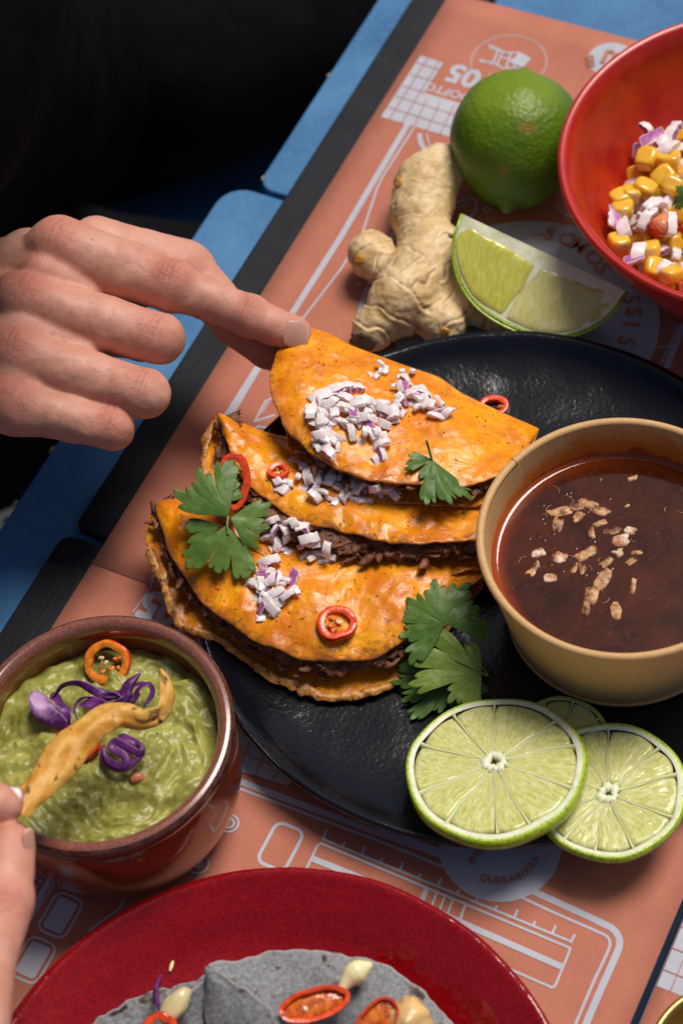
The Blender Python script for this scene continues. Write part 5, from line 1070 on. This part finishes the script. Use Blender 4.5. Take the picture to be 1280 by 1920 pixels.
o = shred('broad purple cabbage piece with pale inside, leftmost on the guacamole', [(66, 1296, gz+.3), (78, 1325, gz+.2), (100, 1348, gz), (128, 1360, gz-.1)], .8, 'cabbage_mix', tw=.5)
shred('dark wavy cabbage strip running right from the broad purple piece', [(100, 1308, gz+.2), (120, 1285, gz+.5), (150, 1282, gz+.6), (185, 1298, gz+.5), (215, 1302, gz+.4), (250, 1285, gz+.5), (275, 1280, gz+.6)], .34)
shred('looped cabbage shred below the orange red chili ring', [(262, 1262, gz+.6), (240, 1280, gz+.7), (232, 1300, gz+.5), (248, 1310, gz+.4), (262, 1290, gz+.6), (280, 1282, gz+.6), (286, 1300, gz+.4), (270, 1325, gz+.3)], .26)
shred('thin curled cabbage shred left of the fried strip', [(178, 1306, gz+.4), (152, 1310, gz+.4), (140, 1330, gz+.3), (146, 1350, gz+.2)], .12)
shred('purple cabbage strip lying behind the fried strip', [(176, 1330, gz+.3), (190, 1312, gz+.4), (215, 1305, gz+.4), (235, 1318, gz+.3), (255, 1300, gz+.4)], .42)
shred('tightly folded cabbage ribbon in front of the fried strip', [(194, 1398, gz+.1), (200, 1420, gz+.1), (222, 1436, gz+.1), (238, 1432, gz+.15), (232, 1415, gz+.25), (210, 1402, gz+.3), (218, 1390, gz+.35), (242, 1402, gz+.3), (262, 1412, gz+.25), (266, 1400, gz+.3), (248, 1384, gz+.3)], .30, tw=.2)
shred('outer bend of folded cabbage around the tight ribbon', [(192, 1404, gz), (194, 1424, gz), (212, 1438, gz), (236, 1440, gz+.05), (252, 1428, gz+.1), (268, 1414, gz+.15), (268, 1402, gz+.2)], .26, tw=.3)
shred('thin violet shred crossing the looped shred', [(225, 1330, gz+.5), (238, 1305, gz+.8), (252, 1280, gz+.9), (264, 1262, gz+.8)], .2)
shred('wide violet shred under the middle of the fried strip', [(150, 1322, gz+.3), (175, 1318, gz+.35), (200, 1324, gz+.35), (240, 1312, gz+.4), (262, 1300, gz+.4)], .5)
shred('dark shred dipping behind the broad purple piece', [(98, 1300, gz+.1), (120, 1330, gz+.15), (132, 1358, gz)], .5)
shred('short dark cabbage piece above the folded ribbon', [(222, 1380, gz+.2), (245, 1386, gz+.3), (268, 1410, gz+.2)], .34)
ps, nn = drop('guac', 258, 1460); v, f = ico(2); q = v*(1+.3*vn(v*2, 3))[:, None]*[.30, .22, .2]; tag(obj('onion_bit', q+ps+[0, 0, .05], f, M['tomato_pale'], base=ps), 'pale brown onion bit sunk in the guacamole near its right side', 'onion')
# fried tortilla strip held over the bowl
def ribbon3(name, label, pts, ws, nn_list, mat, cat, base, th=.14):
    c = cr(p3(pts), 90); n_ = len(c); T = nrm(np.gradient(c, axis=0)); wd = np.interp(np.linspace(0, 1, n_), np.linspace(0, 1, len(ws)), ws); V = []
    A = np.interp(np.linspace(0, 1, n_), np.linspace(0, 1, len(nn_list)), nn_list)
    for i in range(n_):
        view = nrm(CAM-c[i]); s = nrm(np.cross(T[i], view)); u_ = np.cross(s, T[i]); sv = s*math.cos(A[i])+u_*math.sin(A[i]); nv_ = np.cross(T[i], sv)
        for j in range(11):
            x = j/5.-1; V.append(c[i]+sv*x*wd[i]/2*(1+.14*fbm(np.array([[i*.16, x*.8, 0]]), 2, 3)[0])+nv_*(.26*x*x*wd[i]+.12*fbm(np.array([[i*.10, j*.35, 3]]), 5, 3)[0]))
    o = obj(name, V, gridF(n_, 11), mat, base=base, sol=th, sub=1); return tag(o, label, cat)
CZ = 9.3
ribbon3('fried_tortilla_strip', 'curled golden fried tortilla strip with charred spots held over the guacamole', [(38, 1528, CZ+.3), (62, 1490, CZ+.2), (100, 1442, CZ), (140, 1392, CZ-.2), (180, 1352, CZ-.4), (225, 1338, CZ-.6), (268, 1352, CZ-.8), (302, 1342, CZ-.9), (318, 1310, CZ-.8), (312, 1278, CZ-.6), (300, 1256, CZ-.5)],
        [.42, .8, 1.25, 1.55, 1.45, 1.2, .95, .85, .80, .62, .25], [.2, .3, .2, .1, .2, .45, .3, -.5, -.9, -.6, -.2], M['strip'], 'tortilla strip', W(100, 1442, CZ), th=.07)
v, f = tube(cr(p3([(38, 1480, CZ), (60, 1468, CZ-.1), (90, 1440, CZ-.2), (112, 1412, CZ-.3)]), 20), [.1, .3, .25, .1], 8, .5); tag(obj('tortilla_strip_fold', v, f, M['strip'], base=v[0]), 'pale inner fold of the fried strip beside the fingernail', 'tortilla strip')
# ================================================================== RED PLATE FOOD
def blue_tortilla(label, edge, inner, bulge, seed, n_=110, m_=36):
    E = cr(p3(edge), n_); I = cr(p3(inner), n_); V = []; u = np.linspace(0, 1, n_); ragg = .07*fbm(np.stack([u*22, u*0+seed, u*0], 1), seed, 3)
    for j in range(m_):
        t = j/(m_-1.); P = I*(1-t)+E*t; P = P+nrm(E-I)*(ragg*t**5)[:, None]; P[:, 2] += bulge*math.sin(math.pi*t)+.10*fbm(P*.6, seed, 3)*min(1, (1-t)*4+.3)+.02*fbm(P*4, seed, 3); V.append(P)
    V = np.array(V).transpose(1, 0, 2).reshape(-1, 3); F = gridF(n_, m_)
    o = obj('blue_corn_tortilla', V, F, M['blue_corn'], base=V.mean(0)*[1, 1, 0]+[0, 0, V[:, 2].min()], sol=.11, sub=1); attr(o, 'edge', np.tile(np.linspace(0, 1, m_), n_)); attr(o, 'eu', np.repeat(u*np.linalg.norm(np.diff(E, axis=0), axis=1).sum()*.75+seed*7, m_)); add_bvh('blue', V, F); return tag(o, label, 'tortilla', 'grey blue corn tortillas on the red plate')
blue_tortilla('left grey blue corn tortilla lying low on the red plate', [(130, 1945, 1.5), (200, 1898, 1.6), (270, 1862, 1.8), (320, 1850, 1.9), (365, 1836, 2.1), (388, 1826, 2.2)], [(230, 2010, 1.2), (280, 1990, 1.2), (320, 1975, 1.3), (345, 1965, 1.4), (370, 1950, 1.5), (392, 1940, 1.5)], .3, 3)
blue_tortilla('upright fold of the left grey tortilla against the right tortilla', [(296, 1960, 2.2), (322, 1912, 2.9), (345, 1880, 3.2), (365, 1855, 3.3), (384, 1836, 3.2), (392, 1828, 3.0)], [(400, 2010, 1.4), (405, 1985, 1.4), (410, 1960, 1.5), (412, 1935, 1.5), (410, 1900, 1.7), (404, 1868, 2.0)], .15, 5)
blue_tortilla('large right grey blue corn tortilla with char marks under the white sauce', [(388, 1806, 3.4), (412, 1800, 3.2), (450, 1801, 3.0), (500, 1782, 2.8), (560, 1780, 2.7), (630, 1785, 2.6), (700, 1800, 2.5), (750, 1825, 2.4), (800, 1862, 2.3), (845, 1915, 2.2), (865, 1960, 2.1)], [(520, 2020, 1.8), (540, 2000, 1.7), (560, 1990, 1.6), (580, 1990, 1.5), (600, 1990, 1.5), (630, 1990, 1.5), (660, 1990, 1.5), (690, 1995, 1.5), (720, 2000, 1.5), (750, 2010, 1.5), (780, 2020, 1.5)], .35, 7)
blue_tortilla('folded grey tortilla flap facing left with dark char marks', [(384, 1808, 3.5), (398, 1815, 3.6), (430, 1835, 3.7), (465, 1858, 3.7), (500, 1885, 3.7), (535, 1920, 3.6), (560, 1960, 3.5)], [(386, 1838, 3.1), (382, 1868, 2.8), (382, 1898, 2.6), (388, 1930, 2.5), (400, 1962, 2.4), (420, 1992, 2.3), (450, 2022, 2.3)], .2, 9)
ps = W(590, 1884, 3.7); chili(ps, cam_n(590, 1884)+[0, .1, .1], 66/50, 31/50, .12, 'lens shaped red chili slice on the right grey tortilla', seeds=1, seed=11, wall=.20, h=.5, fillm=True, mem=1, zo=0)
ps = W(702, 1925, 3.7); chili(ps, cam_n(700, 1920), 60/50, 34/50, .85, 'pale cored chili slice with red rim at the bottom edge', seeds=0, seed=12, wall=.14, h=.4, fillm=True, mem=0, zo=0)
ps = W(300, 1936, 3.5); chili(ps, cam_n(300, 1936), 34/50, 36/50, .6, 'small dark red chili slice between the two grey tortillas', seeds=0, seed=13, wall=.3, h=.4, fillm=False, mem=0, zo=0)
v, f = tube(cr(p3([(640, 1895, 3.1), (636, 1870, 3.2), (645, 1848, 3.3), (658, 1832, 3.35), (672, 1820, 3.4), (690, 1810, 3.45), (695, 1806, 3.4)]), 60), [.12, .15, .17, .20, .30, .42, .44, .30, .08], 20); v, f = v+0, f
tag(obj('white_sauce', v, f, M['mayo'], base=v[0], sub=1), 'squiggle of creamy white sauce on the right grey tortilla', 'sauce')
def blob(name, label, cat, c, dims, ax, mat, seed, amp=.25, grp=None):
    X, Y, Z = frame(nrm(CAM-c), ax); v, f = ico(4); q = v*(1+amp*fbm(v*1.5, seed, 3))[:, None]*dims; return tag(obj(name, q[:, :1]*X+q[:, 1:2]*Y+q[:, 2:3]*Z+c, f, mat, base=c), label, cat, grp)
blob('potato_piece', 'browned potato piece at the bottom edge right of the pale chili slice', 'potato', W(762, 1918, 3.3), [.95, .85, .6], (1, -.5, 0), M['potato'], 3)
blob('pale_bean', 'pale bean lying between the two grey tortillas', 'bean', W(328, 1886, 3.4), [.85, .42, .4], (1, .95, 0), M['bean'], 4, .08)
v, f = tube(cr(p3([(302, 1828, 1.5), (294, 1850, 2.0), (294, 1872, 2.6), (300, 1892, 3.0)]), 24), [.04, .10, .11, .08], 8); tag(obj('cabbage_thread', v, f, M['cabbage'], base=v[0]), 'thin purple cabbage thread standing beside the pale bean', 'cabbage')
ps, _ = drop('rplate', 322, 1812); X = nrm(W(325, 1800, ps[2])-W(318, 1824, ps[2])); v, f = ico(2); q = v*[.26, .08, .05]; tag(obj('crumb', q[:, :1]*X+q[:, 1:2]*np.cross(UP, X)+q[:, 2:3]*UP+ps+[0, 0, .05], f, M['seed'], base=ps), 'tiny pale crumb lying on the bare red plate glaze', 'crumb')
# ================================================================== PEOPLE
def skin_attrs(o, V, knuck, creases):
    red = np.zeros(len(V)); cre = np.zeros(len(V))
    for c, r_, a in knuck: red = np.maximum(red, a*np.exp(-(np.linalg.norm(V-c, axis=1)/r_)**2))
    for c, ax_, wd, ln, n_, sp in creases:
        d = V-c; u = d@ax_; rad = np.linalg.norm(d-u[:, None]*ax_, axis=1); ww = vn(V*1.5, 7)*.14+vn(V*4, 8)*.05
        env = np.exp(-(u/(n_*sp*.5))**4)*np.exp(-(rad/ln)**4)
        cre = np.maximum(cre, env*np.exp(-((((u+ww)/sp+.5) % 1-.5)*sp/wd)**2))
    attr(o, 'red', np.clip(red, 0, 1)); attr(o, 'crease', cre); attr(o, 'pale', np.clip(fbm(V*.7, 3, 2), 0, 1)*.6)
def nail(name, c, n_, ax_, L, Wd, mat, parent, cv=.35):
    n_ = nrm(n_); ax_ = nrm(ax_-n_*(ax_@n_)); sd_ = np.cross(n_, ax_); nu, nv = 26, 22; V = []; tp = []
    for i in range(nu):
        for j in range(nv):
            s, t = i/(nu-1)*2-1, j/(nv-1)*2-1; sx, tx = s*math.sqrt(1-.40*t*t), t*math.sqrt(1-.30*s*s)
            V.append(c+ax_*sx*L/2+sd_*tx*Wd/2-n_*(cv*(tx*Wd/2)**2+.12*(sx*L/2)**2+(.05 if max(abs(s), abs(t)) > .97 else 0))); tp.append(max(0, (sx-.66)/.2) if sx > .66 else 0)
    o = obj(name, V, gridF(nu, nv), mat, parent, sol=.03); attr(o, 'tip', np.clip(tp, 0, 1)*.8); return o
# --- the person pinching the topmost taco
Wp = lambda a, b, z: W(a, b, z)
mcp = [Wp(118, 466, 9.2), Wp(50, 566, 9.0), Wp(32, 668, 8.5), Wp(28, 762, 7.8)]
wr = Wp(-185, 560, 7.2)
ipip, idip, itip = Wp(322, 536, 8.3), Wp(468, 592, 6.9), Wp(549, 625, 6.05)
mpip, rpip, ppip = Wp(300, 634, 7.9), Wp(272, 738, 7.4), Wp(211, 802, 6.9)
down = lambda p, dx, dy, dz: p+CX*dx-CY*dy+UP*dz
prims = [(mcp[0], mcp[0]*.4+ipip*.6, 1.36, 1.25), (mcp[0]*.4+ipip*.6, ipip, 1.25, 1.12), (ipip, ipip*.5+idip*.5, 1.06, .90, .25), (ipip*.5+idip*.5, idip, .90, .89, .25), (idip, idip*.5+itip*.5, .88, .80, .2), (idip*.5+itip*.5, itip, .80, .78, .2), (ipip+UP*.22, ipip+UP*.24, .98, .98, .3), (idip+UP*.12, idip+UP*.13, .82, .82, .2),
         (mcp[1], mcp[1]*.4+mpip*.6, 1.28, 1.15, .22), (mcp[1]*.4+mpip*.6, mpip, 1.15, 1.10, .18), (mpip, mpip+FW*2.0-CX*.9, 1.0, .85, .2), (mpip+FW*2.0-CX*.9, mpip+FW*1.8-CX*2.4, .8, .7, .2),
         (mcp[2], mcp[2]*.4+rpip*.6, 1.22, 1.10, .20), (mcp[2]*.4+rpip*.6, rpip, 1.10, 1.07, .16), (rpip, rpip+FW*2.0-CX*1., .98, .82, .2), (rpip+FW*2.0-CX*1., rpip+FW*1.7-CX*2.4, .8, .7, .2),
         (mcp[3], mcp[3]*.4+ppip*.6, 1.10, .97, .20), (mcp[3]*.4+ppip*.6, ppip, .97, .93, .16), ((mcp[0]+mcp[1])/2, Wp(168, 545, 8.3), 1.05, .85, .2), ((mcp[1]+mcp[2])/2, Wp(160, 655, 7.9), .95, .75, .2), ((mcp[2]+mcp[3])/2, Wp(110, 745, 7.4), .9, .75, .2), (ppip, ppip+FW*1.6-CX*.9, .86, .72, .2), (ppip+FW*1.6-CX*.9, ppip+FW*1.4-CX*2.0, .7, .6, .2),
         (wr, mcp[0]-UP*.3, 1.9, 1.10, .6), (wr, mcp[1]-UP*.3, 1.9, 1.05, .6), (wr+UP*-.3, mcp[2], 2.0, 1.1, .8), (wr+UP*-.6, mcp[3], 1.9, 1.0, .8),
         (mcp[0]+UP*.30-CX*.2, mcp[0]+UP*.32-CX*.2, 1.15, 1.15, .35), (mcp[1]+UP*.34-CX*.25, mcp[1]+UP*.36-CX*.25, 1.08, 1.08, .3), (mcp[2]+UP*.34-CX*.25, mcp[2]+UP*.36-CX*.25, 1.02, 1.02, .3), (mcp[3]+UP*.32-CX*.2, mcp[3]+UP*.34-CX*.2, .92, .92, .3),
         (wr, Wp(-470, 420, 6.6), 2.2, 2.9, 1.), (Wp(-60, 495, 6.4), Wp(-470, 330, 6.0), 1.7, 2.4, .8)]
tm, ti, tt = Wp(352, 506, 6.5), Wp(440, 606, 5.2), Wp(500, 655, 4.75)
prims += [(Wp(60, 500, 7.2), tm, 1.7, 1.18, .6), (Wp(180, 455, 7.9), Wp(330, 492, 7.0), 1.15, 1.05, .5), (tm, ti, 1.18, .98, .3), (ti, tt, .98, .82, .25), (tt, Wp(520, 668, 4.6), .80, .70, .2)]
V, Q = sdf_mesh(prims, .062, k=.24, pad=.5)
keep = P2 if 0 else None
Nv = vnormals(V, Q)
V = V+Nv*(.05*fbm(V*.8, 21, 3)+.004*fbm(V*5, 22, 2))[:, None]
# tendons on the back of the hand and skin folds at the joints
for a, b in ((wr+UP*1.6, mcp[0]+UP*.9), (wr+UP*1.7, mcp[1]+UP*.9), (wr+UP*1.5, mcp[2]+UP*.8)):
    ba = b-a; t = np.clip(((V-a)@ba)/(ba@ba), 0, 1); d = np.linalg.norm(V-a-t[:, None]*ba, axis=1); V = V+Nv*(.10*np.exp(-(d/.45)**2)*np.exp(-((t-.6)/.4)**2))[:, None]
per = thing('person', 'person in black clothes pinching the topmost taco between thumb and forefinger', 'person', W(-300, 500, 0)*[1, 1, 0]+[0, 0, -74])
axi, axd = nrm(idip-ipip*.5-mcp[0]*.5), nrm(itip-ipip)
creases = [(ipip+UP*1.1, axi, .05, .8, 3, .27), (idip+UP*.85, axd, .045, .6, 2, .23), (mcp[0]+UP*1.1, nrm(ipip-mcp[0]), .05, .9, 2, .3), (mpip+UP*.6, nrm(mpip-mcp[1]), .05, .8, 2, .3), (rpip+UP*.6, nrm(rpip-mcp[2]), .05, .75, 2, .28), (ppip+UP*.5, nrm(ppip-mcp[3]), .05, .7, 2, .26), (mcp[1]+UP*1.0, nrm(mpip-mcp[1]), .05, .8, 2, .32), (mcp[2]+UP*1.0, nrm(rpip-mcp[2]), .05, .7, 2, .32)]
for c, ax_, wd, ln, n_, sp in creases:
    d = V-c; u = d@ax_; rad = np.linalg.norm(d-u[:, None]*ax_, axis=1); ww = vn(V*1.5, 7)*.14+vn(V*4, 8)*.05
    V = V-Nv*(.026*np.exp(-(u/(n_*sp*.5))**4)*np.exp(-(rad/ln)**4)*np.exp(-((((u+ww)/sp+.5) % 1-.5)*sp/.055)**2))[:, None]
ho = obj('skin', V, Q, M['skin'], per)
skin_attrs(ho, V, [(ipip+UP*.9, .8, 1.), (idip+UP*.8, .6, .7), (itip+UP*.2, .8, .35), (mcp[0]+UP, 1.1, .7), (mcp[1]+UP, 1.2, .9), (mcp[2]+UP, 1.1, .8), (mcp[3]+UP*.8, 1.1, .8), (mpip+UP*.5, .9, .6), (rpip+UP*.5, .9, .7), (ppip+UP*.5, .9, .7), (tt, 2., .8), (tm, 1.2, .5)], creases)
bvh = BVHTree.FromPolygons([tuple(x) for x in V], [tuple(int(i) for i in q) for q in Q])
dr_ = nrm(CX*(556-640)-CY*(627-960)+FW*F_PX); hit = bvh.ray_cast(Vector(CAM), Vector(dr_)); hp, hn = np.array(hit[0]), np.array(hit[1]); hn = hn if hn@dr_ < 0 else -hn
nx = nrm(W(582, 634, 6.3)-W(530, 622, 6.6)); nail('fingernail', hp+hn*.0, nrm(hn+.3*nrm(CAM-hp)), nx, 1.18, 1.22, M['nail'], per, .34)
# fine hairs
hs = []
for k in range(120):
    px, py = random.choice([(110, 590), (150, 690), (230, 600), (215, 560), (200, 720), (100, 780), (220, 500)]); px += random.gauss(0, 38); py += random.gauss(0, 26)
    h_ = bvh.ray_cast(Vector(CAM), Vector(nrm(CX*(px-640)-CY*(py-960)+FW*F_PX)))
    if h_[0] is None: continue
    a = np.array(h_[0]); n2 = np.array(h_[1]); d = nrm(CX*.9-CY*.5+n2*.35+.3*np.random.normal(size=3)); L = random.uniform(.12, .26)
    v, f = tube(cr([a, a+d*L*.5+n2*.03, a+d*L-n2*.02], 5), .0035, 3); hs.append((v, f))
v, f = merge(hs); tag(obj('hand_hair', v, f, M['hair'], per), kind='stuff')
# clothes: torso leaning towards the table, thighs under it
base = W(300, 250, -12)
V, Q = sdf_mesh([(W(60, 120, -30), W(-420, 60, 8), 11, 13), (W(-420, 60, 8), W(-700, -100, 30), 13, 15), (W(-300, 330, 4), W(-560, 330, 12), 5.5, 8.5), (W(520, -120, -24), W(60, 120, -28), 8, 11)], .9, k=5, pad=2)
def folds(V, amp, sd, sc=.10):
    Nn = nrm(V-V.mean(0)); P = V@np.array([[.3, .9, .2], [-.2, .3, 1.], [.9, -.1, .2]]); r1 = 1-np.abs(vn(np.stack([P[:, 0]*sc*.5, P[:, 1]*sc*1.8, P[:, 2]*sc], 1), sd)); return V+Nn*(amp*(r1-.5)+.3*vn(V*.4, sd))[:, None]
obj('shirt', folds(V, 1.6, 3), Q, M['cloth'], per, sub=1)
V, Q = sdf_mesh([(W(-150, 330, -33), W(330, 105, -24), 8, 7.5), (W(330, 105, -24), W(760, 0, -26), 7.5, 6.5), (W(-400, 900, -35), W(20, 640, -24), 9, 8.5), (W(20, 640, -24), W(430, 640, -24), 8.5, 7)], .9, k=3, pad=2)
obj('trousers', folds(V, 1.0, 8), Q, M['cloth'], per, sub=1)
# --- the second person: thumb and forefinger at the left edge
p2 = thing('person', 'blurred thumb and finger at the lower left edge holding the fried strip', 'person', W(-200, 1900, 9)*[1, 1, 0]+[0, 0, -74])
ft = Wp(22, 1588, 9.3)
prims = [(Wp(0, 1508, 9.9), Wp(-130, 1535, 10.4), .72, .95), (Wp(14, 1512, 9.8), Wp(0, 1508, 9.9), .55, .7, .2),
         (ft, Wp(8, 1690, 9.3), .85, 1.0, .2), (Wp(8, 1690, 9.3), Wp(-38, 1830, 9.8), 1.05, 1.12, .25), (Wp(-38, 1830, 9.8), Wp(-60, 2050, 10), 1.15, 1.35, .25),
         (Wp(-130, 1535, 10), Wp(-330, 1640, 10.6), .98, 1.5, .4), (Wp(-60, 2050, 10), Wp(-330, 1980, 10.6), 1.5, 2.4, .8), (Wp(-330, 1640, 10.6), Wp(-330, 1980, 10.6), 1.6, 2.4, .8), (Wp(-330, 1850, 10.6), Wp(-700, 1950, 11), 2.3, 3.2, .8)]
V, Q = sdf_mesh(prims, .12, k=.3, pad=.6); Nv = vnormals(V, Q); V = V+Nv*(.03*fbm(V*1.3, 41, 3))[:, None]
h2 = obj('skin', V, Q, M['skin'], p2); skin_attrs(h2, V, [(ft, 1., .4), (Wp(0, 1508, 9.5), .8, .6), (Wp(10, 1690, 10), .8, .6)], [(Wp(14, 1700, 10), nrm(Wp(8, 1690, 9.3)-ft), .03, 1.2, 4, .2)])
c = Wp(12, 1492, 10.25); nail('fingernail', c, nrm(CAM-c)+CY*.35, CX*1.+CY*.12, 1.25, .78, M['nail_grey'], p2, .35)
c = Wp(60, 1582, 9.65); nail('fingernail', c, CX*.95+nrm(CAM-c)*.35, CY*1., 1.15, .8, M['nail'], p2, .4)
V, Q = sdf_mesh([(Wp(-760, 1950, 11), Wp(-1300, 2100, 12), 4, 7)], .5, k=1, pad=1); obj('sleeve', folds(V, .5, 5, .3), Q, M['cloth'], p2)
# ------------------------------------------------------------------ tidy
for o in bpy.data.objects:
    if '_b' in o: del o['_b']
